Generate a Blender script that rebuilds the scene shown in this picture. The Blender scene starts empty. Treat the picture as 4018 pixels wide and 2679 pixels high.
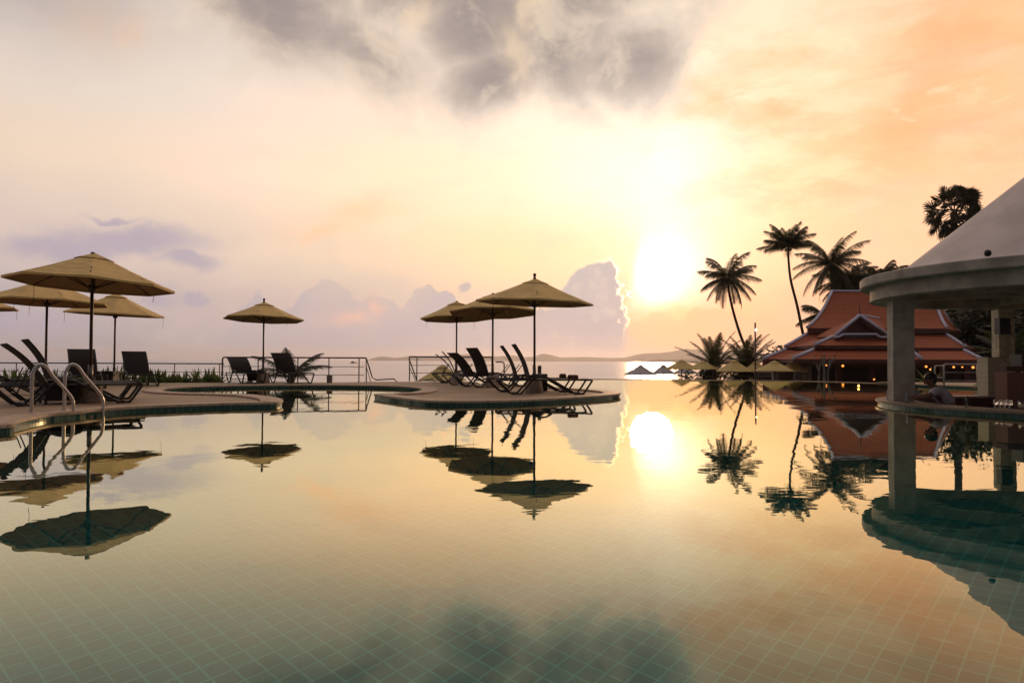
import bpy, bmesh, math, random
from math import sin, cos, pi, radians, atan, tan, hypot
from mathutils import Vector, Matrix
random.seed(7)
S = bpy.context.scene
COL = S.collection
# ------------------------------------------------------------------ camera
F, HW, CX, CY = 2830.0, 0.76, 2009.0, 1339.5
ROLL, PITCH = atan(0.004), atan(75.5 / F)
CAM = Vector((0, 0, HW))
cd = bpy.data.cameras.new('camera'); cam = bpy.data.objects.new('camera', cd); COL.objects.link(cam)
U0 = Vector((0, -sin(PITCH), cos(PITCH))); FW = Vector((0, cos(PITCH), sin(PITCH))); X0 = Vector((1, 0, 0))
RT = cos(ROLL) * X0 + sin(ROLL) * U0; UP = -sin(ROLL) * X0 + cos(ROLL) * U0
m = Matrix((RT, UP, -FW)).transposed().to_4x4(); m.translation = CAM
cam.matrix_world = m
cd.sensor_fit = 'HORIZONTAL'; cd.sensor_width = 36; cd.lens = F / 4018 * 36
cd.clip_start = 0.05; cd.clip_end = 60000
S.camera = cam
S.view_settings.view_transform = 'Standard'; S.view_settings.look = 'None'
S.view_settings.exposure = 0; S.view_settings.gamma = 1
S.cycles.max_bounces = 8; S.cycles.sample_clamp_indirect = 3.0; S.cycles.sample_clamp_direct = 0
S.cycles.volume_bounces = 1; S.cycles.use_denoising = True; S.cycles.caustics_refractive = True

def ray(x, y):
    dx, dy = x - CX, y - CY
    rx = cos(ROLL) * dx + sin(ROLL) * dy; ry = -sin(ROLL) * dx + cos(ROLL) * dy
    Y = F * cos(PITCH) + ry * sin(PITCH); Z = F * sin(PITCH) - ry * cos(PITCH)
    return Vector((rx / Y, 1, Z / Y))
def at(x, y, Y): return CAM + ray(x, y) * Y
def gp(x, y, z=0.05):
    r = ray(x, y); return CAM + r * ((z - HW) / r.z)
def azel(x, y):
    """direction of a place in the sky, in degrees, from its 2352-wide reading"""
    r = ray(x * 1.7083, y * 1.7083)
    return math.degrees(math.atan2(r.x, r.y)), math.degrees(math.atan2(r.z, hypot(r.x, r.y)))
def lin(c):
    return tuple(((v / 255 / 12.92) if v / 255 <= .04045 else ((v / 255 + .055) / 1.055) ** 2.4) for v in c)

# ------------------------------------------------------------------ node helper
class NT:
    def __init__(s, tree): s.t = tree; s.n = tree.nodes; s.l = tree.links
    def new(s, typ, **kw):
        n = s.n.new(typ)
        for k, v in kw.items(): setattr(n, k, v)
        return n
    def put(s, sock, v):
        if isinstance(v, bpy.types.NodeSocket): s.l.new(v, sock)
        elif isinstance(v, (tuple, list)) and sock.type == 'RGBA': sock.default_value = (*v[:3], 1)
        else: sock.default_value = v
    def m(s, op, a, b=0.0, c=0.0, clamp=False):
        n = s.new('ShaderNodeMath', operation=op, use_clamp=clamp)
        s.put(n.inputs[0], a); s.put(n.inputs[1], b); s.put(n.inputs[2], c); return n.outputs[0]
    def add(s, *a):
        r = a[0]
        for b in a[1:]: r = s.m('ADD', r, b)
        return r
    def mul(s, *a):
        r = a[0]
        for b in a[1:]: r = s.m('MULTIPLY', r, b)
        return r
    def sub(s, a, b): return s.m('SUBTRACT', a, b)
    def step(s, v, lo, hi):
        n = s.new('ShaderNodeMapRange', interpolation_type='SMOOTHSTEP')
        s.put(n.inputs[0], v); s.put(n.inputs[1], lo); s.put(n.inputs[2], hi); return n.outputs[0]
    def mix(s, f, a, b, blend='MIX'):
        n = s.new('ShaderNodeMix', data_type='RGBA', blend_type=blend)
        s.put(n.inputs[0], f); s.put(n.inputs[6], a); s.put(n.inputs[7], b); return n.outputs[2]
    def noise(s, vec, scale, detail=4, rough=.55, dist=0.0):
        n = s.new('ShaderNodeTexNoise'); s.put(n.inputs['Vector'], vec)
        s.put(n.inputs['Scale'], scale); s.put(n.inputs['Detail'], detail); s.put(n.inputs['Roughness'], rough); s.put(n.inputs['Distortion'], dist)
        return n.outputs['Fac']
    def vscale(s, vec, v, off=(0, 0, 0), rot=(0, 0, 0)):
        n = s.new('ShaderNodeMapping'); s.put(n.inputs[0], vec); n.inputs[1].default_value = off; n.inputs[2].default_value = rot; n.inputs[3].default_value = v
        return n.outputs[0]
    def ramp(s, f, stops, interp='LINEAR'):
        n = s.new('ShaderNodeValToRGB'); r = n.color_ramp; r.interpolation = interp
        while len(r.elements) < len(stops): r.elements.new(.5)
        for e, (p, c) in zip(r.elements, stops): e.position = p; e.color = (*c, 1)
        s.put(n.inputs[0], f); return n.outputs[0]
    def curve(s, f, pts):
        n = s.new('ShaderNodeFloatCurve'); c = n.mapping.curves[0]
        n.mapping.use_clip = False
        while len(c.points) < len(pts): c.points.new(.5, .5)
        for p, (x, y) in zip(c.points, pts): p.location = (x, y); p.handle_type = 'AUTO_CLAMPED'
        n.mapping.update(); s.put(n.inputs['Value'], f); return n.outputs[0]

# ------------------------------------------------------------------ sky and sun
SUN_AZ, SUN_EL = azel(1496, 664)
wd = bpy.data.worlds.new('World'); S.world = wd; wd.use_nodes = True
wt = NT(wd.node_tree); wt.n.clear()
tc = wt.new('ShaderNodeTexCoord'); D = tc.outputs['Generated']
sp = wt.new('ShaderNodeSeparateXYZ'); wt.put(sp.inputs[0], D); dx, dy, dz = sp.outputs
az = wt.mul(wt.m('ARCTAN2', dx, dy), 57.29578)
el = wt.mul(wt.m('ARCSINE', dz), 57.29578)
n_big = wt.noise(D, 5, 5, .55); n_mid = wt.noise(D, 16, 6, .6); n_fine = wt.noise(D, 60, 5, .6)
n_str = wt.noise(wt.vscale(D, (6, 6, 30)), 1.6, 5, .55)
c_big = wt.sub(n_big, .5); c_mid = wt.sub(n_mid, .5); c_fine = wt.sub(n_fine, .5); c_str = wt.sub(n_str, .5)
azw = wt.add(az, wt.mul(c_big, 6)); elw = wt.add(el, wt.mul(c_mid, 2.0))
u = wt.m('DIVIDE', wt.add(azw, 180), 360)
AZS = [-180, -90, -35, -20, -8, 0, 8, 12, 20, 30, 40, 90, 180]
BACK, SIDE = (62, 62, 76), (112, 104, 112)
def row(*c, side=SIDE, back=BACK): return [back, side, *c, side, back]
ROWS = {
 0:  row((172,163,170),(174,165,172),(180,170,177),(196,182,184),(215,185,172),(252,188,128),(252,194,140),(240,188,158),(220,176,156)),
 3.5:row((184,171,174),(206,184,178),(222,195,182),(232,204,182),(240,204,172),(254,202,140),(250,198,152),(242,192,158),(222,178,158)),
 8.5:row((222,200,188),(236,210,188),(246,219,184),(252,226,180),(253,228,184),(255,244,205),(254,226,178),(251,212,172),(240,198,164)),
 14: row((237,213,190),(246,224,200),(254,229,196),(255,233,200),(255,245,220),(255,251,232),(255,232,186),(252,216,172),(246,200,160)),
 19: row((231,214,200),(242,224,206),(251,230,208),(254,236,216),(255,245,224),(255,247,226),(255,230,192),(252,216,176),(246,200,164)),
 26: row((204,192,187),(222,209,201),(232,216,205),(240,224,208),(252,236,216),(254,240,218),(254,232,202),(251,212,178),(240,194,162)),
 48: row((176,166,164),(184,172,168),(196,182,174),(204,188,178),(210,192,178),(210,192,176),(206,188,172),(198,176,162),(186,166,156), side=(150,140,142), back=(108,102,112)),
 90: row(*[(206, 192, 182)] * 9, side=(206,192,182), back=(206,192,182)),
}
els = sorted(ROWS)
base = None
for i, e in enumerate(els):
    r = wt.ramp(u, [((a + 180) / 360, lin(c)) for a, c in zip(AZS, ROWS[e])])
    base = r if base is None else wt.mix(wt.step(elw, els[i - 1], e), base, r)
nish = wt.new('ShaderNodeTexSky', sky_type='NISHITA', sun_disc=False)
nish.sun_elevation = radians(SUN_EL); nish.sun_rotation = radians(SUN_AZ); nish.air_density = 1.5; nish.dust_density = 3
base = wt.mix(0.03, base, wt.mix(1.0, nish.outputs[0], (.09, .09, .09), 'MULTIPLY'))

vr = wt.new('ShaderNodeTexVoronoi', feature='F1'); wt.put(vr.inputs['Vector'], D); vr.inputs['Scale'].default_value = 42; pass
vr2 = wt.new('ShaderNodeTexVoronoi', feature='F1'); wt.put(vr2.inputs['Vector'], D); vr2.inputs['Scale'].default_value = 110; pass
puff = wt.add(wt.mul(wt.sub(.42, vr.outputs['Distance']), 1.0), wt.mul(wt.sub(.42, vr2.outputs['Distance']), .45))
def gauss(px, py, sx, sy, rot=0, a=None, e=None):
    """soft blob in the sky at a direction (degrees), 1 in its middle"""
    a0, e0 = azel(px, py)
    A = wt.sub(a if a is not None else az, a0); E_ = wt.sub(e if e is not None else el, e0)
    c, s_ = cos(radians(rot)), sin(radians(rot)); k = 1 / 28.9
    p = wt.add(wt.mul(A, c / (sx * k)), wt.mul(E_, s_ / (sx * k)))
    q = wt.add(wt.mul(A, -s_ / (sy * k)), wt.mul(E_, c / (sy * k)))
    return wt.m('EXPONENT', wt.mul(wt.add(wt.mul(p, p), wt.mul(q, q)), -1.0))
def union(*g):
    r = g[0]
    for x in g[1:]: r = wt.m('MAXIMUM', r, x)
    return r
aw = wt.add(az, wt.mul(c_mid, 5)); ew = wt.add(el, wt.mul(wt.noise(wt.vscale(D, (1, 1, 1), (5, 3, 1)), 16, 6, .6), 3), -1.5)
# orange streaks, upper right
orange = wt.mul(union(gauss(2280, 130, 260, 230, 30, aw, ew), gauss(2000, 330, 330, 110, 12, aw, ew), gauss(1880, 250, 250, 120, -20, aw, ew), gauss(1620, 230, 90, 60, 0, aw, ew)),
                wt.step(wt.noise(wt.vscale(D, (3, 3, 9), (2, 1, 0), (0, radians(25), 0)), 2.2, 6, .6), .38, .62))
base = wt.mix(wt.mul(orange, .8), base, lin((251, 198, 146)))
base = wt.mix(wt.mul(gauss(2140, 190, 60, 200, -30, aw, ew), .6), base, lin((250, 180, 128)))
tan_n = wt.noise(wt.vscale(D, (2.2, 2.2, 6), (7, 1, 4), (0, radians(20), 0)), 4.5, 8, .66, .4)
tanm = wt.mul(union(gauss(2050, 300, 420, 150, 10), gauss(1850, 200, 260, 150, -15), gauss(2200, 100, 260, 200, 30)), wt.step(tan_n, .47, .66))
base = wt.mix(wt.mul(tanm, .6), base, lin((238, 186, 136)))
gapm = wt.mul(union(gauss(2050, 260, 420, 200, 10), gauss(1850, 200, 300, 200, -15)), wt.step(tan_n, .46, .30))
base = wt.mix(wt.mul(gapm, .6), base, lin((255, 236, 200)))
# peach wisps and pink patch
base = wt.mix(wt.mul(union(gauss(830, 490, 90, 30, 14, aw, ew), gauss(740, 530, 80, 14, 6, aw, ew)), .6), base, lin((248, 202, 158)))
base = wt.mix(wt.mul(union(gauss(195, 45, 45, 45, 0, aw, ew), gauss(290, 75, 50, 35, 0, aw, ew)), .6), base, lin((248, 206, 170)))
# grey corner, upper left
base = wt.mix(wt.mul(gauss(60, -30, 230, 100, 0, aw, ew), .75), base, lin((180, 168, 163)))
# lavender streaks, left
lav = union(gauss(160, 566, 150, 32, 3, aw, ew), gauss(290, 550, 180, 36, 3, aw, ew), gauss(430, 594, 80, 24, 0, aw, ew), gauss(438, 690, 28, 15, 0, aw, ew), gauss(365, 684, 40, 22, 0, aw, ew),
            gauss(40, 735, 110, 22, 0, aw, ew), gauss(250, 500, 60, 8, 0, aw, ew))
base = wt.mix(wt.mul(wt.step(wt.add(lav, wt.mul(c_mid, .3)), .1, .95), .9), base, lin((180, 166, 178)))
# big grey cloud over the top
den = wt.add(wt.mul(union(gauss(640, 20, 230, 110, -14), gauss(840, 120, 230, 95, -14), gauss(1060, 60, 170, 120), gauss(1110, 190, 150, 90, 10),
        gauss(1330, 40, 160, 220), gauss(1430, 140, 160, 110), gauss(980, -60, 600, 170)), 1.35),
        wt.mul(wt.sub(wt.noise(D, 7, 8, .6, .3), .5), 2.0), wt.mul(c_big, .5), .0)
dk = wt.step(den, .05, .95)
base = wt.mix(wt.mul(dk, .95), base, wt.mix(wt.step(den, .45, 1.5), lin((222, 202, 184)), lin((154, 141, 137))))
base = wt.mix(wt.mul(dk, wt.step(wt.noise(wt.vscale(D, (1, 1, 1), (3, 3, 3)), 15, 6, .6, .4), .50, .72), .55), base, lin((242, 220, 194)))
# bright breaks inside it
base = wt.mix(wt.mul(union(gauss(968, 40, 40, 34, 20, aw, ew), gauss(1212, 20, 24, 60, -12, aw, ew), gauss(1190, 120, 30, 60, 15, aw, ew)), .55), base, lin((250, 222, 186)))
# low cumulus bank: height of its top (degrees) over the azimuth
def bank(pts, jag, soft):
    pts = [azel(*p) for p in pts]
    c = wt.curve(wt.m('DIVIDE', wt.add(az, 40), 80), [((a + 40) / 80, e / 10) for a, e in pts])
    top = wt.add(wt.mul(c, 10), wt.mul(c_fine, jag * .5), wt.mul(c_mid, jag * .7), wt.mul(puff, jag * 1.1))
    return wt.sub(top, el)
h0 = bank([(0, 790), (300, 790), (480, 775), (545, 715), (565, 672), (600, 670), (640, 700), (668, 695), (684, 664), (710, 648), (745, 636), (780, 644), (835, 675), (876, 668), (906, 672), (918, 700),
           (950, 660), (1010, 655), (1080, 690), (1200, 690), (1300, 700), (1440, 740), (1470, 800), (1530, 840), (2300, 860)], .9, .2)
front = wt.mul(wt.step(az, -38, -30), wt.step(az, 14.5, 12))
patchy = wt.step(n_big, .32, .58)
base = wt.mix(wt.mul(wt.step(h0, 0, .4), front, wt.add(.34, wt.mul(patchy, .34))), base, lin((182, 171, 179)))
base = wt.mix(wt.mul(wt.step(h0, -.1, .1), wt.step(h0, .45, .1), front, .7, patchy, wt.step(az, -20, -8)), base, lin((252, 208, 172)))
base = wt.mix(wt.mul(union(gauss(800, 730, 50, 18, 12, aw, ew), gauss(865, 700, 20, 26, 0, aw, ew)), .8), base, lin((240, 190, 168)))
# sun glare breaking past the cloud
edge = wt.step(wt.sub(az, wt.mul(wt.sub(el, 4), .15)), azel(1428, 700)[0], azel(1456, 700)[0])
glare = wt.add(wt.mul(gauss(1532, 622, 84, 84, -12), .55, wt.m('MAXIMUM', edge, wt.step(el, 8.5, 13)), wt.step(wt.add(el, wt.mul(c_mid, 3)), azel(1500, 722)[1], azel(1500, 690)[1])),
               wt.mul(gauss(1508, 640, 48, 58, 0), .75, edge), wt.mul(gauss(1460, 370, 300, 130), .13), wt.mul(gauss(1540, 560, 170, 190), .14), wt.mul(gauss(1130, 430, 420, 130), .05))
base = wt.mix(1.0, base, wt.mix(1.0, (1.0, .86, .58), wt.new('ShaderNodeCombineColor').outputs[0], 'MIX') if False else (0, 0, 0), 'ADD')
gl = wt.new('ShaderNodeCombineColor'); wt.put(gl.inputs[0], glare); wt.put(gl.inputs[1], wt.mul(glare, .90)); wt.put(gl.inputs[2], wt.mul(glare, .88))
base = wt.mix(1.0, base, gl.outputs[0], 'ADD')
# peach cloud under the glare
h2 = bank([(1380, 900), (1436, 850), (1440, 735), (1452, 722), (1475, 728), (1500, 708), (1530, 706), (1560, 715), (1600, 700), (1650, 690), (1720, 712), (1800, 730), (1900, 760), (2300, 790)], .9, .2)
base = wt.mix(wt.mul(wt.step(h2, 0, .5), wt.step(az, azel(1432, 700)[0], azel(1445, 700)[0]), wt.add(.25, wt.mul(n_mid, .7))), base, lin((251, 198, 148)))
# tall cumulus beside the sun, bright rim
h1 = bank([(1000, 760), (1100, 735), (1200, 712), (1262, 690), (1285, 664), (1300, 648), (1318, 622), (1340, 604), (1370, 598), (1394, 594), (1412, 607), (1428, 618), (1446, 620), (1452, 640), (1458, 900), (1500, 1000)], .42, .2)
right = wt.sub(wt.add(azel(1448, 660)[0], wt.mul(c_fine, 1.3), wt.mul(c_mid, 2.4), wt.mul(puff, 1.1), -.35), az)
b1 = wt.m('MINIMUM', h1, wt.mul(right, 1.2))
base = wt.mix(wt.mul(wt.step(b1, -.1, .35), .9, wt.step(wt.add(az, wt.mul(el, .35)), azel(1190, 700)[0] + .8, azel(1330, 700)[0] + 1.6)), base, wt.mix(wt.step(wt.add(puff, wt.mul(c_mid, 1.5)), -.2, .5), wt.mix(wt.step(el, 1, 6), lin((192, 174, 176)), lin((199, 184, 183))), lin((214, 196, 188))))
rim = wt.mul(wt.step(az, azel(1262, 700)[0], azel(1330, 700)[0]), wt.step(b1, -.12, .02), wt.step(b1, .28, .05), wt.add(.06, wt.mul(gauss(1452, 650, 50, 90), 1.2)))
rc = wt.new('ShaderNodeCombineColor'); wt.put(rc.inputs[0], rim); wt.put(rc.inputs[1], wt.mul(rim, .85)); wt.put(rc.inputs[2], wt.mul(rim, .55))
base = wt.mix(wt.step(el, .5, 4), base, wt.mix(1.0, base, rc.outputs[0], 'ADD'))
# small puff
base = wt.mix(wt.mul(wt.step(wt.add(gauss(1068, 660, 20, 13, 20), wt.mul(c_fine, 1.2)), .35, .95), .7), base, lin((192, 174, 178)))
# soft streaks everywhere
tint = wt.mul(wt.step(n_str, .45, .75), .13)
base = wt.mix(tint, base, lin((226, 204, 190)))
sc_ = wt.new('ShaderNodeSeparateColor'); wt.put(sc_.inputs[0], base); hot = wt.step(sc_.outputs[0], .80, 1.02)
cb_ = wt.new('ShaderNodeCombineColor'); wt.put(cb_.inputs[0], wt.mul(sc_.outputs[0], wt.add(1, wt.mul(hot, .27)))); wt.put(cb_.inputs[1], wt.mul(sc_.outputs[1], wt.add(1, wt.mul(hot, .05)))); wt.put(cb_.inputs[2], sc_.outputs[2]); base = cb_.outputs[0]
bg = wt.new('ShaderNodeBackground'); wt.put(bg.inputs[0], base); bg.inputs[1].default_value = 1.07
wo = wt.new('ShaderNodeOutputWorld'); wt.l.new(bg.outputs[0], wo.inputs[0])

sl = bpy.data.lights.new('sun', 'SUN'); sl.energy = 0.9; sl.angle = radians(3.2); sl.color = (1, .62, .34)
so = bpy.data.objects.new('sun', sl); COL.objects.link(so)
sd = Vector((sin(radians(SUN_AZ)) * cos(radians(SUN_EL)), cos(radians(SUN_AZ)) * cos(radians(SUN_EL)), sin(radians(SUN_EL))))
so.rotation_euler = sd.to_track_quat('Z', 'Y').to_euler(); so.location = (0, 0, 30)

# ------------------------------------------------------------------ materials
def material(name, col, rough=.7, metal=0.0, var=.15, scale=6.0, bump=0.0, bscale=40.0, spec=.5, trans=0.0, col2=None, coords='Object'):
    mt = bpy.data.materials.new(name); mt.use_nodes = True; t = NT(mt.node_tree); b = t.n['Principled BSDF']
    c = t.new('ShaderNodeTexCoord').outputs[coords]
    n = t.noise(c, scale, 5, .6)
    c2 = col2 or tuple(v * (1 - var * 2) for v in col)
    t.put(b.inputs['Base Color'], t.mix(t.step(n, .35, .68), c2, tuple(min(1, v * (1 + var)) for v in col)))
    b.inputs['Roughness'].default_value = rough; b.inputs['Metallic'].default_value = metal
    b.inputs['Specular IOR Level'].default_value = spec
    if bump:
        bn = t.new('ShaderNodeBump'); bn.inputs['Strength'].default_value = 1; bn.inputs['Distance'].default_value = bump
        t.put(bn.inputs['Height'], t.noise(c, bscale, 4, .6)); t.l.new(bn.outputs[0], b.inputs['Normal'])
    if trans:
        tr = t.new('ShaderNodeBsdfTranslucent'); tr.inputs[0].default_value = (*[min(1, v * 1.3) for v in col], 1)
        mx = t.new('ShaderNodeMixShader'); mx.inputs[0].default_value = trans
        o = t.n['Material Output']; t.l.new(b.outputs[0], mx.inputs[1]); t.l.new(tr.outputs[0], mx.inputs[2]); t.l.new(mx.outputs[0], o.inputs[0])
    return mt
M = {}
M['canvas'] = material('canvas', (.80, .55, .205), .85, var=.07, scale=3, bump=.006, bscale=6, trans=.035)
M['canvas_shade'] = material('canopy_underside_shade', (.34, .20, .08), .9, var=.05, scale=3)  # same canvas, darker: shade under the parasols painted into the colour
M['canvas_beach'] = material('canvas_beach', (.72, .54, .20), .85, var=.05, scale=3, trans=.15)
M['canvas_white'] = material('canvas_white', (.62, .58, .60), .85, var=.03, scale=3, trans=.25)
M['pole'] = material('pole_wood', (.055, .022, .012), .4, var=.2, scale=12)
M['rib'] = material('rib_wood', (.05, .024, .014), .5)
M['cord'] = material('cord', (.18, .09, .06), .8)
M['concrete'] = material('concrete', (.48, .37, .29), .9, var=.12, scale=18, bump=.004, bscale=60)
M['sleeve'] = material('metal_sleeve', (.2, .17, .16), .35, .8)
M['frame'] = material('lounger_frame', (.018, .012, .010), .38, var=.1, spec=.4)
M['sling'] = material('sling_fabric', (.020, .014, .011), .75, var=.15, scale=40, bump=.001, bscale=300, spec=.3)
M['wicker'] = material('wicker', (.014, .010, .008), .6, bump=.004, bscale=80)
M['bolster'] = material('bolster_fabric', (.16, .05, .02), .9, scale=20)
M['chrome'] = material('steel_tube', (.55, .50, .46), .24, 1.0, var=.05)
M['rail'] = material('rail_metal', (.12, .085, .085), .42, .5, var=.15, scale=10)
M['rail_light'] = material('rail_painted', (.42, .36, .32), .5, .2)
M['paint'] = material('cream_paint', (.42, .36, .30), .8, var=.14, scale=2.2, bump=.003, bscale=12)
M['roofpaint'] = material('dome_paint', (.66, .56, .51), .75, var=.06, scale=1.6, bump=.004, bscale=8)
M['cream'] = material('cream_block', (.50, .43, .30), .8, scale=8)
M['darkwood'] = material('dark_wood', (.045, .022, .014), .6, scale=8)
M['redwood'] = material('brown_red_wood', (.10, .028, .018), .6, scale=8)
M['white'] = material('white_trim', (.56, .56, .69), .6, var=.06, scale=4)
M['black'] = material('black_plastic', (.008, .008, .008), .4)
M['leaf'] = material('palm_leaf', (.050, .055, .016), .5, var=.3, scale=2, trans=.3)
M['leaf_dark'] = material('dark_foliage', (.030, .038, .014), .6, var=.35, scale=1.5, trans=.2)
M['lily'] = material('lily_leaf', (.09, .13, .03), .45, var=.35, scale=3, trans=.35, col2=(.12, .11, .03))
M['bark'] = material('palm_bark', (.05, .032, .02), .9, scale=14, bump=.01, bscale=20)
M['skin'] = material('skin', (.16, .07, .04), .55, var=.05)
M['hair'] = material('black_hair', (.006, .005, .005), .5)
M['shirt'] = material('white_shirt', (.50, .44, .46), .85, var=.05, scale=7)
M['trousers'] = material('dark_trousers', (.012, .011, .012), .85)
M['sand'] = material('sand_ground', (.24, .18, .12), .95, scale=.6)
M['hill'] = material('hill_woods', (.05, .055, .035), .95, var=.3, scale=.01)
M['redboard'] = material('red_board', (.20, .012, .012), .5)
M['greywall'] = material('grey_render', (.22, .19, .17), .9, scale=3)
M['acrylic'] = material('frosted_acrylic', (.40, .50, .58), .2, var=.1)

def mat_glass():
    mt = bpy.data.materials.new('clear_glass'); mt.use_nodes = True; b = mt.node_tree.nodes['Principled BSDF']
    b.inputs['Transmission Weight'].default_value = 1; b.inputs['Roughness'].default_value = .03; b.inputs['IOR'].default_value = 1.45; return mt
M['glass'] = mat_glass()
def mat_emit(name, col, e):
    mt = bpy.data.materials.new(name); mt.use_nodes = True; b = mt.node_tree.nodes['Principled BSDF']
    b.inputs['Emission Color'].default_value = (*col, 1); b.inputs['Emission Strength'].default_value = e; b.inputs['Base Color'].default_value = (*col, 1); return mt
M['lamp'] = mat_emit('warm_lamp', (1, .30, .05), 2.2)
M['globe'] = mat_emit('lit_globe', (1, .85, .6), 3.0)
M['flame'] = mat_emit('flame', (1, .5, .1), 6)

def mat_tilefloor():
    th = .85314; tl = .10; mt = bpy.data.materials.new('pool_tile'); mt.use_nodes = True; t = NT(mt.node_tree); b = t.n['Principled BSDF']
    g = t.new('ShaderNodeNewGeometry').outputs['Position']; s = t.new('ShaderNodeSeparateXYZ'); t.put(s.inputs[0], g)
    uu = t.add(t.mul(s.outputs[0], cos(th) / tl), t.mul(s.outputs[1], sin(th) / tl), GRID_U)
    vv = t.add(t.mul(s.outputs[0], -sin(th) / tl), t.mul(s.outputs[1], cos(th) / tl), GRID_V)
    def line(x):
        f = t.m('ABSOLUTE', t.sub(t.m('FRACT', x), .5)); return t.step(f, .432, .47)
    gr = t.m('MAXIMUM', line(uu), line(vv))
    cc = t.new('ShaderNodeCombineXYZ'); t.put(cc.inputs[0], t.m('FLOOR', uu)); t.put(cc.inputs[1], t.m('FLOOR', vv))
    w = t.new('ShaderNodeTexWhiteNoise'); t.put(w.inputs[0], cc.outputs[0])
    tile = t.mix(w.outputs['Value'], (.004, .13, .15), (.009, .19, .20))
    t.put(b.inputs['Base Color'], t.mix(gr, tile, (.10, .36, .33)))
    b.inputs['Roughness'].default_value = .6; b.inputs['Specular IOR Level'].default_value = .1
    return mt
GRID_U = GRID_V = 0.0
def mat_walltile():
    mt = bpy.data.materials.new('band_tile'); mt.use_nodes = True; t = NT(mt.node_tree); b = t.n['Principled BSDF']
    uv = t.new('ShaderNodeUVMap').outputs[0]; s = t.new('ShaderNodeSeparateXYZ'); t.put(s.inputs[0], uv)
    def line(x):
        f = t.m('ABSOLUTE', t.sub(t.m('FRACT', x), .5)); return t.step(f, .455, .48)
    gr = t.m('MAXIMUM', line(s.outputs[0]), line(s.outputs[1]))
    cc = t.new('ShaderNodeCombineXYZ'); t.put(cc.inputs[0], t.m('FLOOR', s.outputs[0])); t.put(cc.inputs[1], t.m('FLOOR', s.outputs[1]))
    w = t.new('ShaderNodeTexWhiteNoise'); t.put(w.inputs[0], cc.outputs[0])
    tile = t.mix(w.outputs['Value'], (.006, .060, .055), (.012, .10, .085))
    stain = t.noise(t.vscale(uv, (2, 6, 1)), 1, 4, .6)
    c = t.mix(gr, tile, (.20, .19, .14)); c = t.mix(t.mul(t.step(stain, .6, .75), .4), c, (.22, .20, .15))
    t.put(b.inputs['Base Color'], c); t.put(b.inputs['Roughness'], t.add(.12, t.mul(gr, .6)))
    return mt
def mat_deck():
    mt = material('deck_stone', (.33, .225, .165), .85, bump=.003, bscale=30); t = NT(mt.node_tree); b = t.n['Principled BSDF']
    g = t.new('ShaderNodeNewGeometry').outputs['Position']
    n1 = t.noise(g, .9, 6, .6); n2 = t.noise(g, 14, 4, .6); n3 = t.noise(t.vscale(g, (1, 5, 1), (0, 0, 0), (0, 0, .6)), 1.2, 4, .6)
    c = t.mix(t.step(n1, .35, .7), (.35, .245, .15), (.46, .325, .205)); c = t.mix(t.mul(t.step(n3, .5, .7), .5), c, (.28, .195, .12)); c = t.mix(t.mul(t.step(n2, .5, .8), .35), c, (.52, .38, .25))
    sx = t.new('ShaderNodeSeparateXYZ'); t.put(sx.inputs[0], t.vscale(g, (1, 1, 1), (.3, .2, 0), (0, 0, .7)))
    jl = lambda v: t.step(t.m('ABSOLUTE', t.sub(t.m('FRACT', t.mul(v, .55)), .5)), .4935, .4965)
    c = t.mix(t.mul(t.m('MAXIMUM', jl(sx.outputs[0]), jl(sx.outputs[1])), .6), c, (.15, .11, .08))
    c = t.mix(t.mul(t.step(t.noise(g, 3.5, 6, .7), .56, .70), .4), c, (.26, .19, .14))
    t.put(b.inputs['Base Color'], c); t.put(b.inputs['Roughness'], t.add(.5, t.mul(n1, .5)))
    return mt
def mat_coping():
    mt = material('coping_stone', (.54, .375, .24), .6, var=.12, scale=9, bump=.002, bscale=50); t = NT(mt.node_tree); b = t.n['Principled BSDF']
    src = b.inputs['Base Color'].links[0].from_socket; uv = t.new('ShaderNodeUVMap').outputs[0]; s = t.new('ShaderNodeSeparateXYZ'); t.put(s.inputs[0], uv)
    j = t.step(t.m('ABSOLUTE', t.sub(t.m('FRACT', t.mul(s.outputs[0], 1.6)), .5)), .488, .494)
    w = t.new('ShaderNodeTexWhiteNoise', noise_dimensions='1D'); t.put(w.inputs['W'], t.m('FLOOR', t.mul(s.outputs[0], 1.6)))
    g = t.new('ShaderNodeNewGeometry').outputs['Position']; st = t.step(t.noise(g, 2.2, 6, .65), .5, .7)
    c = t.mix(t.mul(w.outputs['Value'], .25), src, (.38, .27, .20)); c = t.mix(t.mul(st, .45), c, (.30, .215, .16)); t.put(b.inputs['Base Color'], t.mix(t.mul(j, .8), c, (.12, .09, .07)))
    return mt
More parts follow.
